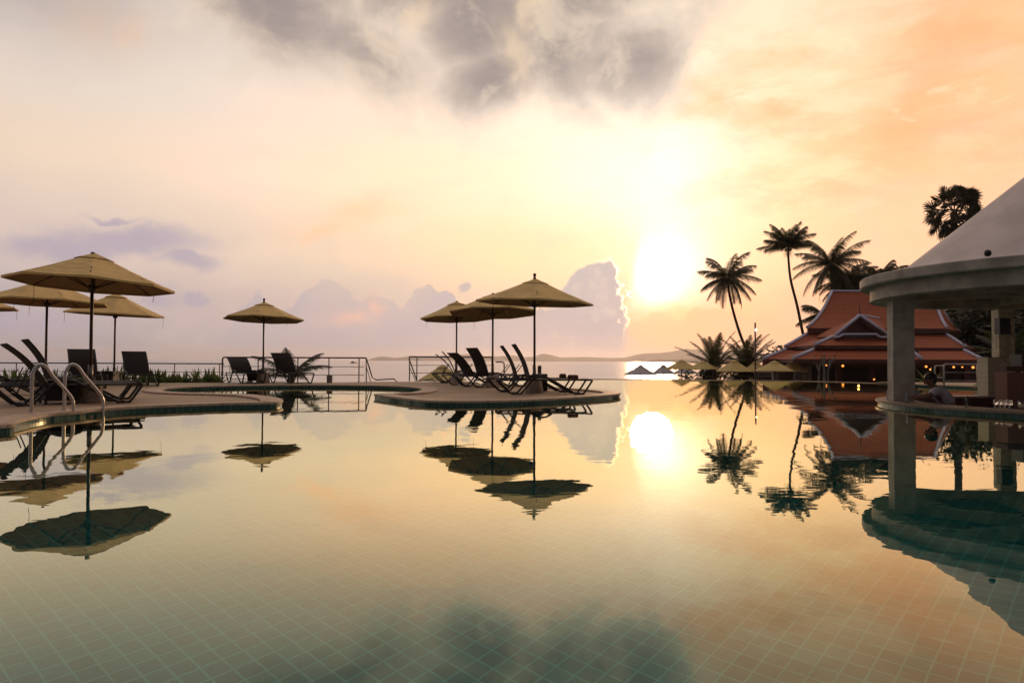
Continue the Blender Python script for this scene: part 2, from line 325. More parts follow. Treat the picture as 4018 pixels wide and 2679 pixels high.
def mat_water(name, pool=True):
    mt = bpy.data.materials.new(name); mt.use_nodes = True; t = NT(mt.node_tree); t.n.clear()
    geo = t.new('ShaderNodeNewGeometry'); P = geo.outputs['Position']
    out = t.new('ShaderNodeOutputMaterial')
    if pool:
        h = t.add(t.mul(t.noise(P, 1.1, 2, .5, .3), 1.0), t.mul(t.noise(t.vscale(P, (1, 1.5, 1)), 3.6, 2, .5, .4), .16), t.mul(t.noise(P, 9, 1, .5), .012))
        patch = t.step(t.noise(P, .22, 2, .5), .38, .62)
        bn = t.new('ShaderNodeBump'); t.put(bn.inputs['Strength'], 1.0); t.put(bn.inputs['Distance'], t.add(.0011, t.mul(patch, .0024))); t.put(bn.inputs['Height'], h)
        gl = t.new('ShaderNodeBsdfGlossy'); gl.inputs['Roughness'].default_value = .0; gl.inputs['Color'].default_value = (.96, .965, .74, 1)
        rf = t.new('ShaderNodeBsdfRefraction'); rf.inputs['IOR'].default_value = 1.333; rf.inputs['Roughness'].default_value = 0; rf.inputs['Color'].default_value = (.55, .96, .92, 1)
        t.l.new(bn.outputs[0], gl.inputs['Normal']); t.l.new(bn.outputs[0], rf.inputs['Normal'])
        d = t.new('ShaderNodeVectorMath', operation='DOT_PRODUCT'); t.put(d.inputs[0], geo.outputs['Incoming']); t.put(d.inputs[1], geo.outputs['Normal'])
        c = t.m('ABSOLUTE', d.outputs['Value'])
        fr = t.curve(c, [(0, 1), (.05, .95), (.105, .88), (.16, .74), (.218, .50), (.25, .38), (.28, .30), (.31, .235), (.36, .165), (.41, .115), (.5, .06), (.7, .04), (1, .02)])
        mx = t.new('ShaderNodeMixShader'); t.put(mx.inputs[0], fr); t.l.new(rf.outputs[0], mx.inputs[1]); t.l.new(gl.outputs[0], mx.inputs[2]); t.l.new(mx.outputs[0], out.inputs[0])
    else:
        b = t.new('ShaderNodeBsdfPrincipled'); b.inputs['Base Color'].default_value = (.04, .06, .06, 1); b.inputs['Roughness'].default_value = .12; b.inputs['IOR'].default_value = 2.1
        h = t.add(t.noise(t.vscale(P, (.35, 1, 1)), .55, 3, .6), t.mul(t.noise(P, 2.5, 2, .5), .15))
        bn = t.new('ShaderNodeBump'); bn.inputs['Strength'].default_value = 1; bn.inputs['Distance'].default_value = .16; t.put(bn.inputs['Height'], h); t.l.new(bn.outputs[0], b.inputs['Normal'])
        t.l.new(b.outputs[0], out.inputs[0])
    return mt
def mat_rooftile():
    mt = bpy.data.materials.new('red_roof_tile'); mt.use_nodes = True; t = NT(mt.node_tree); b = t.n['Principled BSDF']
    g = t.new('ShaderNodeNewGeometry').outputs['Position']; s = t.new('ShaderNodeSeparateXYZ'); t.put(s.inputs[0], g)
    r1 = t.m('FRACT', t.mul(s.outputs[2], 5.5)); x2 = t.m('FRACT', t.add(t.mul(s.outputs[0], 4.5), t.mul(t.m('FLOOR', t.mul(s.outputs[2], 5.5)), .5)))
    ln = t.m('MAXIMUM', t.step(r1, .22, .05), t.mul(t.step(t.m('ABSOLUTE', t.sub(x2, .5)), .38, .48), .7))
    n = t.noise(g, 1.3, 5, .6)
    c = t.mix(n, (.28, .058, .016), (.48, .11, .028)); c = t.mix(t.mul(ln, .8), c, (.09, .025, .014))
    t.put(b.inputs['Base Color'], c); b.inputs['Roughness'].default_value = .75
    return mt
def mat_beadboard():
    mt = material('beadboard', (.26, .12, .09), .7); t = NT(mt.node_tree); b = t.n['Principled BSDF']
    c = t.new('ShaderNodeTexCoord').outputs['Object']; s = t.new('ShaderNodeSeparateXYZ'); t.put(s.inputs[0], c)
    f = t.m('FRACT', t.mul(s.outputs[0], 18)); t.put(b.inputs['Base Color'], t.mix(t.step(f, .15, .05), (.26, .12, .09), (.12, .05, .04))); return mt
def mat_creamtile():
    mt = material('cream_tile', (.50, .43, .30), .6); t = NT(mt.node_tree); b = t.n['Principled BSDF']
    c = t.new('ShaderNodeTexCoord').outputs['Object']; br = t.new('ShaderNodeTexBrick'); t.put(br.inputs['Vector'], t.vscale(c, (1, 1, 1), (0, 0, 0), (radians(90), 0, 0)))
    br.inputs['Color1'].default_value = (.50, .43, .30, 1); br.inputs['Color2'].default_value = (.46, .39, .27, 1); br.inputs['Mortar'].default_value = (.58, .50, .38, 1)
    br.inputs['Scale'].default_value = 1; br.inputs['Brick Width'].default_value = .2; br.inputs['Row Height'].default_value = .105; br.inputs['Mortar Size'].default_value = .006
    t.l.new(br.outputs[0], b.inputs['Base Color']); return mt
M['tilefloor'] = mat_tilefloor(); M['walltile'] = mat_walltile(); M['deck'] = mat_deck(); M['coping'] = mat_coping()
M['water'] = mat_water('pool_water'); M['seawater'] = mat_water('sea_water', False); M['rooftile'] = mat_rooftile(); M['bead'] = mat_beadboard(); M['creamtile'] = mat_creamtile()

# ------------------------------------------------------------------ builders
def tag(o, label=None, cat=None, group=None, kind=None):
    if label: o['label'] = label
    if cat: o['category'] = cat
    if group: o['group'] = group
    if kind: o['kind'] = kind
    return o
def empty(name, loc=(0, 0, 0), rz=0.0):
    o = bpy.data.objects.new(name, None); COL.objects.link(o); o.location = loc; o.rotation_euler = (0, 0, rz); o.empty_display_size = .1; return o
def copy_tree(o, parent=None):
    c = o.copy(); COL.objects.link(c)
    if parent: c.parent = parent
    for ch in list(o.children): copy_tree(ch, c)
    return c
class MB:
    def __init__(s): s.v = []; s.f = []; s.smooth = set()
    def vert(s, p): s.v.append(tuple(p)); return len(s.v) - 1
    def face(s, idx, smooth=False):
        s.f.append(tuple(idx))
        if smooth: s.smooth.add(len(s.f) - 1)
    def quad(s, *pts, smooth=False): s.face([s.vert(p) for p in pts], smooth); return s
    def box(s, c, size, rz=0.0, M3=None):
        hx, hy, hz = [v / 2 for v in size]; R = M3 or Matrix.Rotation(rz, 3, 'Z'); c = Vector(c)
        i = [s.vert(c + R @ Vector((x, y, z))) for x in (-hx, hx) for y in (-hy, hy) for z in (-hz, hz)]
        for f in ((0, 1, 3, 2), (4, 6, 7, 5), (0, 4, 5, 1), (2, 3, 7, 6), (0, 2, 6, 4), (1, 5, 7, 3)): s.face([i[k] for k in f])
        return s
    def tube(s, pts, r, seg=10, caps=True, smooth=True):
        pts = [Vector(p) for p in pts]; n = len(pts); rs = r if isinstance(r, (list, tuple)) else [r] * n
        rings = []; prev = None
        for k, p in enumerate(pts):
            t = (pts[min(k + 1, n - 1)] - pts[max(k - 1, 0)]).normalized()
            if prev is None:
                a = Vector((0, 0, 1)) if abs(t.z) < .9 else Vector((1, 0, 0)); nrm = t.cross(a).normalized()
            else: nrm = (prev - t * prev.dot(t)).normalized()
            prev = nrm; bi = t.cross(nrm)
            rings.append([s.vert(p + (nrm * cos(2 * pi * j / seg) + bi * sin(2 * pi * j / seg)) * rs[k]) for j in range(seg)])
        for a, b in zip(rings, rings[1:]):
            for j in range(seg): s.face((a[j], a[(j + 1) % seg], b[(j + 1) % seg], b[j]), smooth)
        if caps: s.face(rings[0][::-1]); s.face(rings[-1])
        return s
    def lathe(s, prof, c=(0, 0, 0), seg=24, smooth=True, closed=False, caps=True):
        c = Vector(c); rings = []
        for (r, z) in prof: rings.append([s.vert(c + Vector((r * cos(2 * pi * j / seg), r * sin(2 * pi * j / seg), z))) for j in range(seg)])
        for a, b in zip(rings, rings[1:]):
            for j in range(seg): s.face((a[j], a[(j + 1) % seg], b[(j + 1) % seg], b[j]), smooth)
        if closed:
            a, b = rings[-1], rings[0]
            for j in range(seg): s.face((a[j], a[(j + 1) % seg], b[(j + 1) % seg], b[j]), smooth)
        elif caps:
            if prof[0][0] > 1e-4: s.face(rings[0][::-1])
            if prof[-1][0] > 1e-4: s.face(rings[-1])
        return s
    def prism(s, poly, z0, z1):
        n = len(poly); a = [s.vert((p[0], p[1], z0)) for p in poly]; b = [s.vert((p[0], p[1], z1)) for p in poly]
        s.face(a[::-1]); s.face(b)
        for j in range(n): s.face((a[j], a[(j + 1) % n], b[(j + 1) % n], b[j]))
        return s
    def mesh(s, name, mat):
        me = bpy.data.meshes.new(name); me.from_pydata(s.v, [], s.f)
        if s.smooth:
            for i in s.smooth: me.polygons[i].use_smooth = True
        if mat: me.materials.append(mat)
        if getattr(s, 'ruv', None) and len(s.ruv) == len(me.loops):
            lay = me.uv_layers.new(name='UVMap')
            for i, c in enumerate(s.ruv): lay.data[i].uv = c
        me.update(); return me
    def build(s, name, mat, parent=None, fix=True):
        me = s.mesh(name, mat)
        if fix:
            b = bmesh.new(); b.from_mesh(me); bmesh.ops.recalc_face_normals(b, faces=b.faces); b.to_mesh(me); b.free()
        o = bpy.data.objects.new(name, me); COL.objects.link(o)
        if parent: o.parent = parent
        return o
def smooth_line(pts, n=6, closed=False):
    pts = [Vector(p) for p in pts]; out = []; N = len(pts)
    for i in range(N - (0 if closed else 1)):
        g = lambda k: pts[k % N] if closed else pts[max(0, min(N - 1, k))]
        p0, p1, p2, p3 = g(i - 1), g(i), g(i + 1), g(i + 2)
        for j in range(n):
            t = j / n
            out.append(.5 * ((2 * p1) + (p2 - p0) * t + (2 * p0 - 5 * p1 + 4 * p2 - p3) * t * t + (3 * p1 - p0 - 3 * p2 + p3) * t ** 3))
    if not closed: out.append(pts[-1])
    return out
def structure(o): o['kind'] = 'structure'; return o

# ------------------------------------------------------------------ pool, deck, sea, ground
def W(l, z=.085): return [gp(x, y, z).xy for x, y in l]
edgeA = [Vector(v) for v in [(-16, 1.5), (-11, 3.8), (-8, 5.0), (-6.3, 6.2)]] + W([(0, 1667), (51, 1653), (127, 1635), (204, 1622), (306, 1613), (408, 1602), (561, 1592), (714, 1586), (867, 1581), (995, 1578.5), (1075, 1577), (1104, 1573), (1111, 1568),
        (1100, 1562), (1071, 1556), (1010, 1548.5), (983, 1546), (868, 1542), (753, 1539.5), (676, 1536), (640, 1532), (629, 1528), (650, 1523), (676, 1520.5), (750, 1516), (868, 1512.5), (983, 1510.5), (1110, 1509), (1300, 1509), (1400, 1510), (1540, 1513), (1610, 1517), (1645, 1521), (1656, 1526), (1648, 1531),
        (1610, 1538), (1540, 1541), (1480, 1543)])
edgeB = W([(1466, 1545), (1490, 1549), (1535, 1555), (1620, 1565), (1688, 1570.5), (1790, 1572), (1918, 1571), (2045, 1568), (2173, 1562), (2300, 1554.5), (2385, 1548.5), (2425, 1544), (2436, 1540), (2425, 1536), (2385, 1531), (2300, 1524.5), (2200, 1518.5), (2100, 1512), (2000, 1506), (1930, 1502)])
sA = [Vector((p.x, p.y, 0)) for p in edgeA]; sB = [Vector((p.x, p.y, 0)) for p in edgeB]
line = smooth_line(sA, 6) + smooth_line(sB, 6)
backedge = [Vector((p.x, p.y, 0)) for p in W([(1870, 1499), (1850, 1497), (1700, 1497), (1460, 1497.5), (1300, 1500), (875, 1500.5), (500, 1503), (0, 1507), (-600, 1512)], .05)] + [Vector((-30, 18, 0)), Vector((-30, 1.5, 0))]
def miter(pts, d):
    """offset an open line to its left"""
    out = []
    for i, p in enumerate(pts):
        a = (pts[i] - pts[i - 1]).normalized() if i else (pts[1] - pts[0]).normalized()
        b = (pts[i + 1] - pts[i]).normalized() if i < len(pts) - 1 else a
        na, nb = Vector((-a.y, a.x, 0)), Vector((-b.y, b.x, 0)); n = na + nb
        n = n.normalized() if n.length > 1e-6 else na; k = 1 / max(.55, n.dot(na)); out.append(p + n * d * k)
    return out
from mathutils.geometry import tessellate_polygon
def sheet(name, poly, z, mat, thick=0):
    me = MB(); idx = [me.vert((p.x, p.y, z)) for p in poly]
    for tri in tessellate_polygon([[Vector((p.x, p.y, 0)) for p in poly]]): me.face([idx[k] for k in tri])
    return me.build(name, mat)
def ribbon(mb, A, B):
    a = [mb.vert(p) for p in A]; b = [mb.vert(p) for p in B]
    if not hasattr(mb, 'ruv'): mb.ruv = []
    L = 0
    for i in range(len(A) - 1):
        mb.face((a[i], a[i + 1], b[i + 1], b[i])); L2 = L + (Vector(A[i + 1]) - Vector(A[i])).length; w = (Vector(A[i]) - Vector(B[i])).length
        mb.ruv += [(L, 0), (L2, 0), (L2, w), (L, w)]; L = L2
def z_(pts, z): return [Vector((p.x, p.y, z)) for p in pts]
def wall_uv(name, pts, z0, z1, mat, closed=False):
    if closed: pts = pts + [pts[0]]
    me = bpy.data.meshes.new(name); vs = []; fs = []; uv = []; L = 0
    for i in range(len(pts) - 1):
        a, b = pts[i], pts[i + 1]; d = (b - a).length; k = len(vs)
        vs += [(a.x, a.y, z0), (b.x, b.y, z0), (b.x, b.y, z1), (a.x, a.y, z1)]; fs.append((k, k + 1, k + 2, k + 3))
        uv += [(L / .1, (z0 - .045) / .1), ((L + d) / .1, (z0 - .045) / .1), ((L + d) / .1, (z1 - .045) / .1), (L / .1, (z1 - .045) / .1)]; L += d
    me.from_pydata(vs, [], fs); lay = me.uv_layers.new(name='UVMap')
    for i, c in enumerate(uv): lay.data[i].uv = c
    me.materials.append(mat); o = bpy.data.objects.new(name, me); COL.objects.link(o); return o
CW = .36
inner = miter(line, CW); wallin = miter(line, .02); lip = line
poly = inner + backedge
structure(sheet('pool_deck', poly, .05, M['deck']))
cb = MB(); ribbon(cb, z_(line, .085), z_(inner, .085)); ribbon(cb, z_(line, .052), z_(line, .085)); ribbon(cb, z_(inner, .085), z_(inner, .0)); ribbon(cb, z_(wallin, .052), z_(line, .052))
structure(cb.build('coping', M['coping'], fix=False))
structure(wall_uv('pool_wall', wallin, -1.55, .052, M['walltile']))
bk = MB(); ribbon(bk, z_([inner[-1]] + backedge, .05), z_([inner[-1]] + backedge, -3.2)); structure(bk.build('retaining_wall', M['concrete'], fix=False))
structure(MB().quad((-30, -8, -1.52), (30, -8, -1.52), (30, 34, -1.52), (-30, 34, -1.52)).build('pool_floor', M['tilefloor']))
rimline = smooth_line([Vector((p.x, p.y, 0)) for p in W([(1880, 1490), (1930, 1486), (2150, 1485.8), (2400, 1486.5), (2650, 1488.5), (2800, 1490.3), (3000, 1492.2), (3200, 1495), (3400, 1501), (3483, 1503.5), (3560, 1505), (3600, 1506)], .02)], 4)
rb = MB(); ro = miter(rimline, .22)
ribbon(rb, z_(rimline, .018), z_(ro, .018)); ribbon(rb, z_(rimline, -1.5), z_(rimline, .018)); ribbon(rb, z_(ro, .018), z_(ro, -2.4))
structure(rb.build('pool_rim', M['coping'], fix=False))
rd = [Vector((p.x, p.y, 0)) for p in W([(3600, 1506), (3678, 1508.5), (3868, 1515), (4018, 1520), (4300, 1530)], .085)] + [Vector((18, 17, 0)), Vector((22, 8, 0)), Vector((22, -8, 0))]
rdo = miter(rd, .4)
cb = MB(); ribbon(cb, z_(rd, .085), z_(rdo, .085)); ribbon(cb, z_(rd, .052), z_(rd, .085)); ribbon(cb, z_(rdo, .085), z_(rdo, 0)); structure(cb.build('coping', M['coping'], fix=False))
structure(wall_uv('pool_wall', miter(rd, .02), -1.55, .052, M['walltile']))
structure(sheet('pool_deck', rdo[::1] + [Vector((40, -8, 0)), Vector((40, 24, 0)), Vector((14, 26, 0)), Vector((rdo[0].x, 26, 0))], .05, M['deck']))
wp = [Vector((-18, -8, 0)), Vector((21, -8, 0)), Vector((21, 17.3, 0)), Vector((17, 17.3, 0))] + [rd[k] + Vector((.1, .1, 0)) for k in (4, 3, 2, 1, 0)] + rimline[::-1][1:] + [Vector((-1.9, 24.5, 0)), Vector((-3, 20, 0)), Vector((-18, 20, 0))]
hole = [Vector((9.55 + 2.9 * cos(2 * pi * k / 48), 11.9 + 2.9 * sin(2 * pi * k / 48), 0)) for k in range(48)]
wm = MB(); wi = [wm.vert(p) for p in wp + hole]
for tri in tessellate_polygon([[Vector((p.x, p.y, 0)) for p in wp], hole]): wm.face([wi[k] for k in tri])
wo_ = wm.build('pool_water', M['water']); structure(wo_)
bmx = bmesh.new(); bmx.from_mesh(wo_.data)
for f in bmx.faces:
    f.normal_update()
    if f.normal.z < 0: f.normal_flip()
bmx.to_mesh(wo_.data); bmx.free()
structure(MB().quad((-11000, -900, -3.0), (11000, -900, -3.0), (11000, 12500, -3.0), (-11000, 12500, -3.0)).build('sea', M['seawater']))
gm = MB(); ring = [(2.5, 33, -2.0), (4, 46, -2.0), (8, 62, -2.0), (20, 85, -2.0), (60, 120, -2.0), (160, 130, -2.0), (160, -20, -2.0), (42, -20, -2.0), (42, 28, -2.0), (12, 28, -2.0), (8, 31, -2.0)]
top = [gm.vert(p) for p in ring]; cen = Vector((40, 50, 0)); low = [gm.vert((p[0] + (p[0] - cen.x) * .10, p[1] + (p[1] - cen.y) * .06, -3.4)) for p in ring]
gm.face(top)
for i in range(len(ring)): gm.face((top[i], top[(i + 1) % len(ring)], low[(i + 1) % len(ring)], low[i]))
structure(gm.build('ground', M['sand']))
def hills(name, prof, Y, thick, seed):
    rnd = random.Random(seed); pts = []
    for (x0, y0), (x1, y1) in zip(prof, prof[1:]):
        n = max(2, int((x1 - x0) / 5))
        for k in range(n):
            t = k / n; p = at(x0 + (x1 - x0) * t, y0 + (y1 - y0) * t, Y); p.z += rnd.uniform(-.5, .5) * Y * .00035; pts.append(p)
    mb = MB(); a = [mb.vert(p) for p in pts]; b = [mb.vert((p.x * (1 - thick / Y), p.y - thick, -3.5)) for p in pts]; c = [mb.vert((p.x * (1 + thick / Y), p.y + thick, -3.5)) for p in pts]
    for i in range(len(pts) - 1): mb.face((a[i], a[i + 1], b[i + 1], b[i])); mb.face((a[i], c[i], c[i + 1], a[i + 1]))
    return structure(mb.build(name, M['hill']))
hills('hills', [(1440, 1413), (1452, 1409), (1470, 1403), (1503, 1398), (1550, 1404), (1610, 1398), (1700, 1398), (1790, 1392), (1830, 1389), (1880, 1396), (1960, 1398), (2010, 1393), (2060, 1401), (2100, 1398), (2118, 1390), (2135, 1387), (2160, 1392), (2200, 1402), (2300, 1400), (2400, 1404), (2450, 1403),
       (2500, 1391), (2530, 1386), (2600, 1384), (2640, 1378), (2690, 1368), (2740, 1371), (2850, 1379), (3000, 1388), (3150, 1404), (3200, 1419)], 6000, 500, 3)
hills('hills', [(2540, 1417), (2560, 1413), (2600, 1411), (2700, 1409), (2800, 1408), (2950, 1404), (3050, 1404), (3200, 1408), (3300, 1420)], 3000, 200, 5)

# ------------------------------------------------------------------ umbrellas
def umbrella(loc, R=1.27, apex=2.50, rimz=1.97, pole_top=None, finial=True, tilt=(0, 0), rot=0.2, mat='canvas', base=True, cords=2, label='', group='cantilever', seg=8, polez=0.0, cat='umbrella', wrinkle=0.0, seed=1):
    rnd = random.Random(seed)
    root = empty('parasol', loc, rot); tag(root, label, cat, group)
    T = Matrix.Rotation(radians(tilt[0]), 3, 'X') @ Matrix.Rotation(radians(tilt[1]), 3, 'Y'); piv = Vector((0, 0, rimz))
    tf = lambda p: T @ (Vector(p) - piv) + piv
    MB().tube([(0, 0, polez), (0, 0, apex - .05)], .026, 12).build('pole', M['pole'], root)
    def shell(r0, r1, z0, z1, sag, nr, th, flap):
        mb = MB(); ns = seg * 6; rows = []
        for side in (0, 1):
            rr = []
            for i in range(nr + 1):
                t = i / nr; row_ = []
                for j in range(ns):
                    a = 2 * pi * j / ns; k = (j % 6) / 6; w = 1 - (cos(pi / seg) - 0) if False else 0
                    poly = cos(pi / seg) / cos((a % (2 * pi / seg)) - pi / seg)
                    r = (r0 + (r1 - r0) * t) * poly; bow = sin(pi * k)
                    z = z0 + (z1 - z0) * t - sag * sin(pi * t) * .6 - bow * sag * t * .35 + wrinkle * sin(t * 30 + bow * 3) * (1 if .25 < t < .95 else 0)
                    z += th * (0 if side else 1)
                    row_.append(mb.vert(tf((r * cos(a), r * sin(a), z))))
                rr.append(row_)
            if flap:
                row_ = []
                for j in range(ns):
                    a = 2 * pi * j / ns; poly = cos(pi / seg) / cos((a % (2 * pi / seg)) - pi / seg)
                    row_.append(mb.vert(tf(((r1 - .004 - .003 * side) * poly * cos(a), (r1 - .004 - .003 * side) * poly * sin(a), z1 - flap))))
                rr.append(row_)
            rows.append(rr)
        for si, rr in enumerate(rows):
            for A, B in zip(rr, rr[1:]):
                for j in range(ns): mb.face((A[j], A[(j + 1) % ns], B[(j + 1) % ns], B[j]), False)
            if si == 1: mb.split = len(mb.f) // 2
        for e in (0, -1):
            A, B = rows[0][e], rows[1][e]
            for j in range(ns): mb.face((A[j], A[(j + 1) % ns], B[(j + 1) % ns], B[j]))
        return mb
    ztop = rimz + (apex - rimz) * .91
    can = shell(.13, R, ztop, rimz, .03, 10, .004, .035).build('canopy', M[mat], root)
    can.data.materials.append(M['canvas_shade'])  # inner shell faces take the canvas colour with painted-in shade
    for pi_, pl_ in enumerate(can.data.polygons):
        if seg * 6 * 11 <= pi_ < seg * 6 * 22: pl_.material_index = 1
    shell(.02, .30, apex, ztop - .058, .008, 4, .004, 0).build('vent', M[mat], can)
    hub = MB().lathe([(.03, rimz - .12), (.06, rimz - .11), (.065, rimz - .03), (.03, rimz - .01)]).build('hub', M['pole'], root)
    for k in range(seg):
        a = 2 * pi * k / seg; d = Vector((cos(a), sin(a), 0))
        rb_ = MB().tube([tf(d * .1 + Vector((0, 0, ztop - .03))), tf(d * (R * .97) + Vector((0, 0, rimz + .004)))], .011, 6).build('rib', M['rib'], root)
        MB().tube([tf(d * .05 + Vector((0, 0, rimz - .07))), tf(d * (R * .52) + Vector((0, 0, rimz + (ztop - rimz) * .47)))], .008, 6).build('strut', M['rib'], rb_)
    if finial: MB().lathe([(.028, apex - .04), (.036, apex), (.034, apex + .03), (.02, apex + .045), (.034, apex + .07), (.038, apex + .09), (.028, apex + .12), (.0, apex + .13)]).build('finial', M['pole'], root)
    else: MB().lathe([(.03, apex - .02), (.034, apex + .012), (.0, apex + .028)]).build('cap', M['pole'], root)
    for k in range(cords):
        a = 2 * pi * rnd.randrange(seg) / seg + .03; d = Vector((cos(a), sin(a), 0)); p = tf(d * R * .97 + Vector((0, 0, rimz - .02))); L = rnd.uniform(.16, .34)
        MB().tube([p, p + Vector((.01, 0, -L * .5)), p + Vector((-.008, .01, -L))], .004, 5).build('cord', M['cord'], root)
    if base:
        MB().lathe([(.20, 0), (.205, .03), (.155, .30), (.15, .315), (.04, .32)], seg=28).build('base', M['concrete'], root)
        MB().tube([(0, 0, .30), (0, 0, .62)], .038, 12).build('sleeve', M['sleeve'], root)
    return root
G1 = 'tan parasols standing on the pool deck'
def xy(x, Y): r = ray(x, 1410); return (r.x * Y, Y)
def deckp(x, Y, z=.05): a = xy(x, Y); return (a[0], a[1], z)
umbrella(deckp(356, 11.92), R=1.25, apex=2.46, rimz=1.95, finial=False, tilt=(-1, 3.2), rot=.50, cords=3, wrinkle=.007, seed=3, group=G1, label='largest tan parasol with wrinkled canopy, behind the pool ladder')
umbrella(deckp(180, 16.6), R=1.30, apex=2.55, rimz=2.02, finial=False, rot=.05, tilt=(-1, 1), seed=4, group=G1, label='tan parasol behind the largest wrinkled one, its left side cut by the picture edge')
umbrella(deckp(449, 21.0), R=1.30, apex=2.62, rimz=2.02, finial=False, rot=.5, tilt=(1.5, 2), seed=5, group=G1, label='tan parasol behind two upright loungers, right of the pole of the largest one')
umbrella((-13.9, 18.1, .05), R=1.3, apex=2.5, rimz=2.0, finial=False, rot=.12, seed=6, group=G1, label='parasol showing only a canopy corner at the left picture edge')
umbrella(deckp(1033, 22.1), R=1.20, apex=2.47, rimz=1.96, finial=True, rot=.12, tilt=(-3, 1), seed=9, cords=1, group=G1, label='single tan parasol with ball finial between two loungers at the rail')
umbrella(deckp(2097, 16.1), R=1.32, apex=2.54, rimz=2.02, finial=True, rot=.02, tilt=(1, 2), seed=8, group=G1, label='tallest parasol on the rounded deck point, with ball finial')
umbrella(deckp(1933, 19.3), R=1.22, apex=2.50, rimz=2.0, finial=False, rot=.39, tilt=(-4, 1), seed=12, group=G1, label='middle of the three parasols on the rounded deck point')
umbrella(deckp(1791, 22.4), R=1.14, apex=2.54, rimz=2.02, finial=False, rot=.3, tilt=(-3, -1), seed=14, group=G1, label='farthest parasol on the rounded deck point, behind two folded-up loungers')

# ------------------------------------------------------------------ loungers
GL = 'dark sling sun loungers on the pool deck'
def make_lounger():
    root = empty('sun_lounger')
    side = smooth_line([(1.72, 0, .35), (1.66, 0, .30), (1.60, 0, .22), (1.44, 0, .04), (1.36, 0, .012), (1.28, 0, .012), (1.20, 0, .05), (1.02, 0, .31), (.94, 0, .40), (.84, 0, .445), (.72, 0, .44), (.62, 0, .39), (.10, 0, .04), (.02, 0, .013), (-.06, 0, .012), (-.13, 0, .05), (-.27, 0, .30), (-.29, 0, .345), (-.26, 0, .365)], 5)
    for s in (-1, 1):
        MB().tube([(p.x, s * .315, p.z if p.z < .06 else .06 + (p.z - .06) * .82) for p in side], .021, 8).build('leg', M['frame'], root)
    fr = MB()
    for s in (-1, 1):
        fr.tube([(-.26, s * .29, .305), (.9, s * .29, .305), (1.72, s * .29, .30)], .016, 8)
    for x, z in ((-.26, .305), (.3, .30), (1.05, .30), (1.72, .30)): fr.tube([(x, -.30, z), (x, .30, z)], .013, 8)
    fr.tube([(1.30, -.31, .03), (1.30, .31, .03)], .011, 8); fr.tube([(-.04, -.31, .03), (-.04, .31, .03)], .011, 8)
    fr.build('frame', M['frame'], root)
    seat = MB(); n = 12; A = []; B = []
    for k in range(n + 1):
        x = -.27 + 1.33 * k / n; z = .322 - .012 * sin(pi * k / n); A.append((x, -.29, z)); B.append((x, .29, z))
    for k in range(n): seat.box(((A[k][0] + A[k + 1][0]) / 2, 0, (A[k][2] + A[k + 1][2]) / 2), (A[k + 1][0] - A[k][0] + .0005, .58, .014))
    seat.build('seat', M['sling'], root)
    back = MB(); L = .80; n = 12; prof = []
    for k in range(n + 1):
        t = k / n; prof.append((t * L, .055 * sin(pi * t * .95)))
    for w, th in ((.58, .022),):
        f = [[back.vert((x, y, z + dz)) for (x, z) in prof] for y in (-w / 2, w / 2) for dz in (0, th)]
        for a, b in ((0, 1), (1, 3), (3, 2), (2, 0)):
            for k in range(n): back.face((f[a][k], f[a][k + 1], f[b][k + 1], f[b][k]), False)
        back.face((f[0][0], f[1][0], f[3][0], f[2][0])); back.face((f[0][n], f[1][n], f[3][n], f[2][n]))
    bk_ = back.build('backrest', M['sling'], root); bk_.location = (1.05, 0, .325)
    for s in (-1, 1): MB().tube([(x, s * .298, z + .01) for x, z in prof], .016, 8).build('side_rail', M['frame'], bk_)
    MB().tube([(.34, -.30, 0), (.15, -.28, -.36)], .010, 6).tube([(.34, .30, 0), (.15, .28, -.36)], .010, 6).tube([(.15, -.28, -.36), (.15, .28, -.36)], .010, 6).build('prop', M['frame'], bk_)
    return root
LP = make_lounger(); used = [False]
def lounger(cx, cy, head, ang, label, prop=1.0):
    """cx,cy: middle under the foot end; head: direction (degrees) from foot to head"""
    o = LP if not used[0] else copy_tree(LP); used[0] = True
    o.location = (cx, cy, .05); o.rotation_euler = (0, 0, radians(head)); tag(o, label, 'lounger', GL)
    for c in o.children:
        if c.name.startswith('backrest'): c.rotation_euler = (0, -radians(ang), 0)
    return o
hd = math.degrees(math.atan2(-.66, -.75))
lounger(-6.50, 11.92, hd, 48, 'dark lounger nearest the pool ladder, its raised back cut into the left corner')
lounger(-7.09, 13.0, hd, 61, 'dark lounger right behind the one at the ladder, under the wrinkled parasol')
lounger(-9.4, 14.4, hd + 4, 6, 'flat lounger with lowered back at the left picture edge')
lounger(-10.11, 17.3, 128, 51, 'upright lounger behind the pole of the wrinkled parasol, beside the side table')
lounger(-9.62, 18.9, 127, 47, 'upright lounger right of the pale concrete base, in front of the lilies')
lounger((991 - 2009) / F * 21.6, 21.6, 126, 33, 'lounger left of the single rail-side parasol')
lounger((1178 - 2009) / F * 21.6, 21.6, 129, 47, 'lounger right of the single rail-side parasol, in front of the young palm')
lounger(1.38, 15.6, 186, 66, 'nearest lounger on the rounded deck point, with two bolster pillows', )
lounger(1.13, 16.75, 186, 64, 'lounger just behind the nearest one on the rounded deck point')
lounger(.10, 20.0, 212, 63, 'lounger with broad dark back, left of the middle parasol pole')
lounger(-.35, 21.2, 212, 47, 'lounger with tilted dark back, right of the farthest parasol pole')
lounger(-.83, 23.1, 186, 45, 'lounger seen edge on at the left end of the rounded deck point')
lounger(-.85, 24.0, 186, 57, 'second edge on lounger, behind the leftmost one on the deck point')
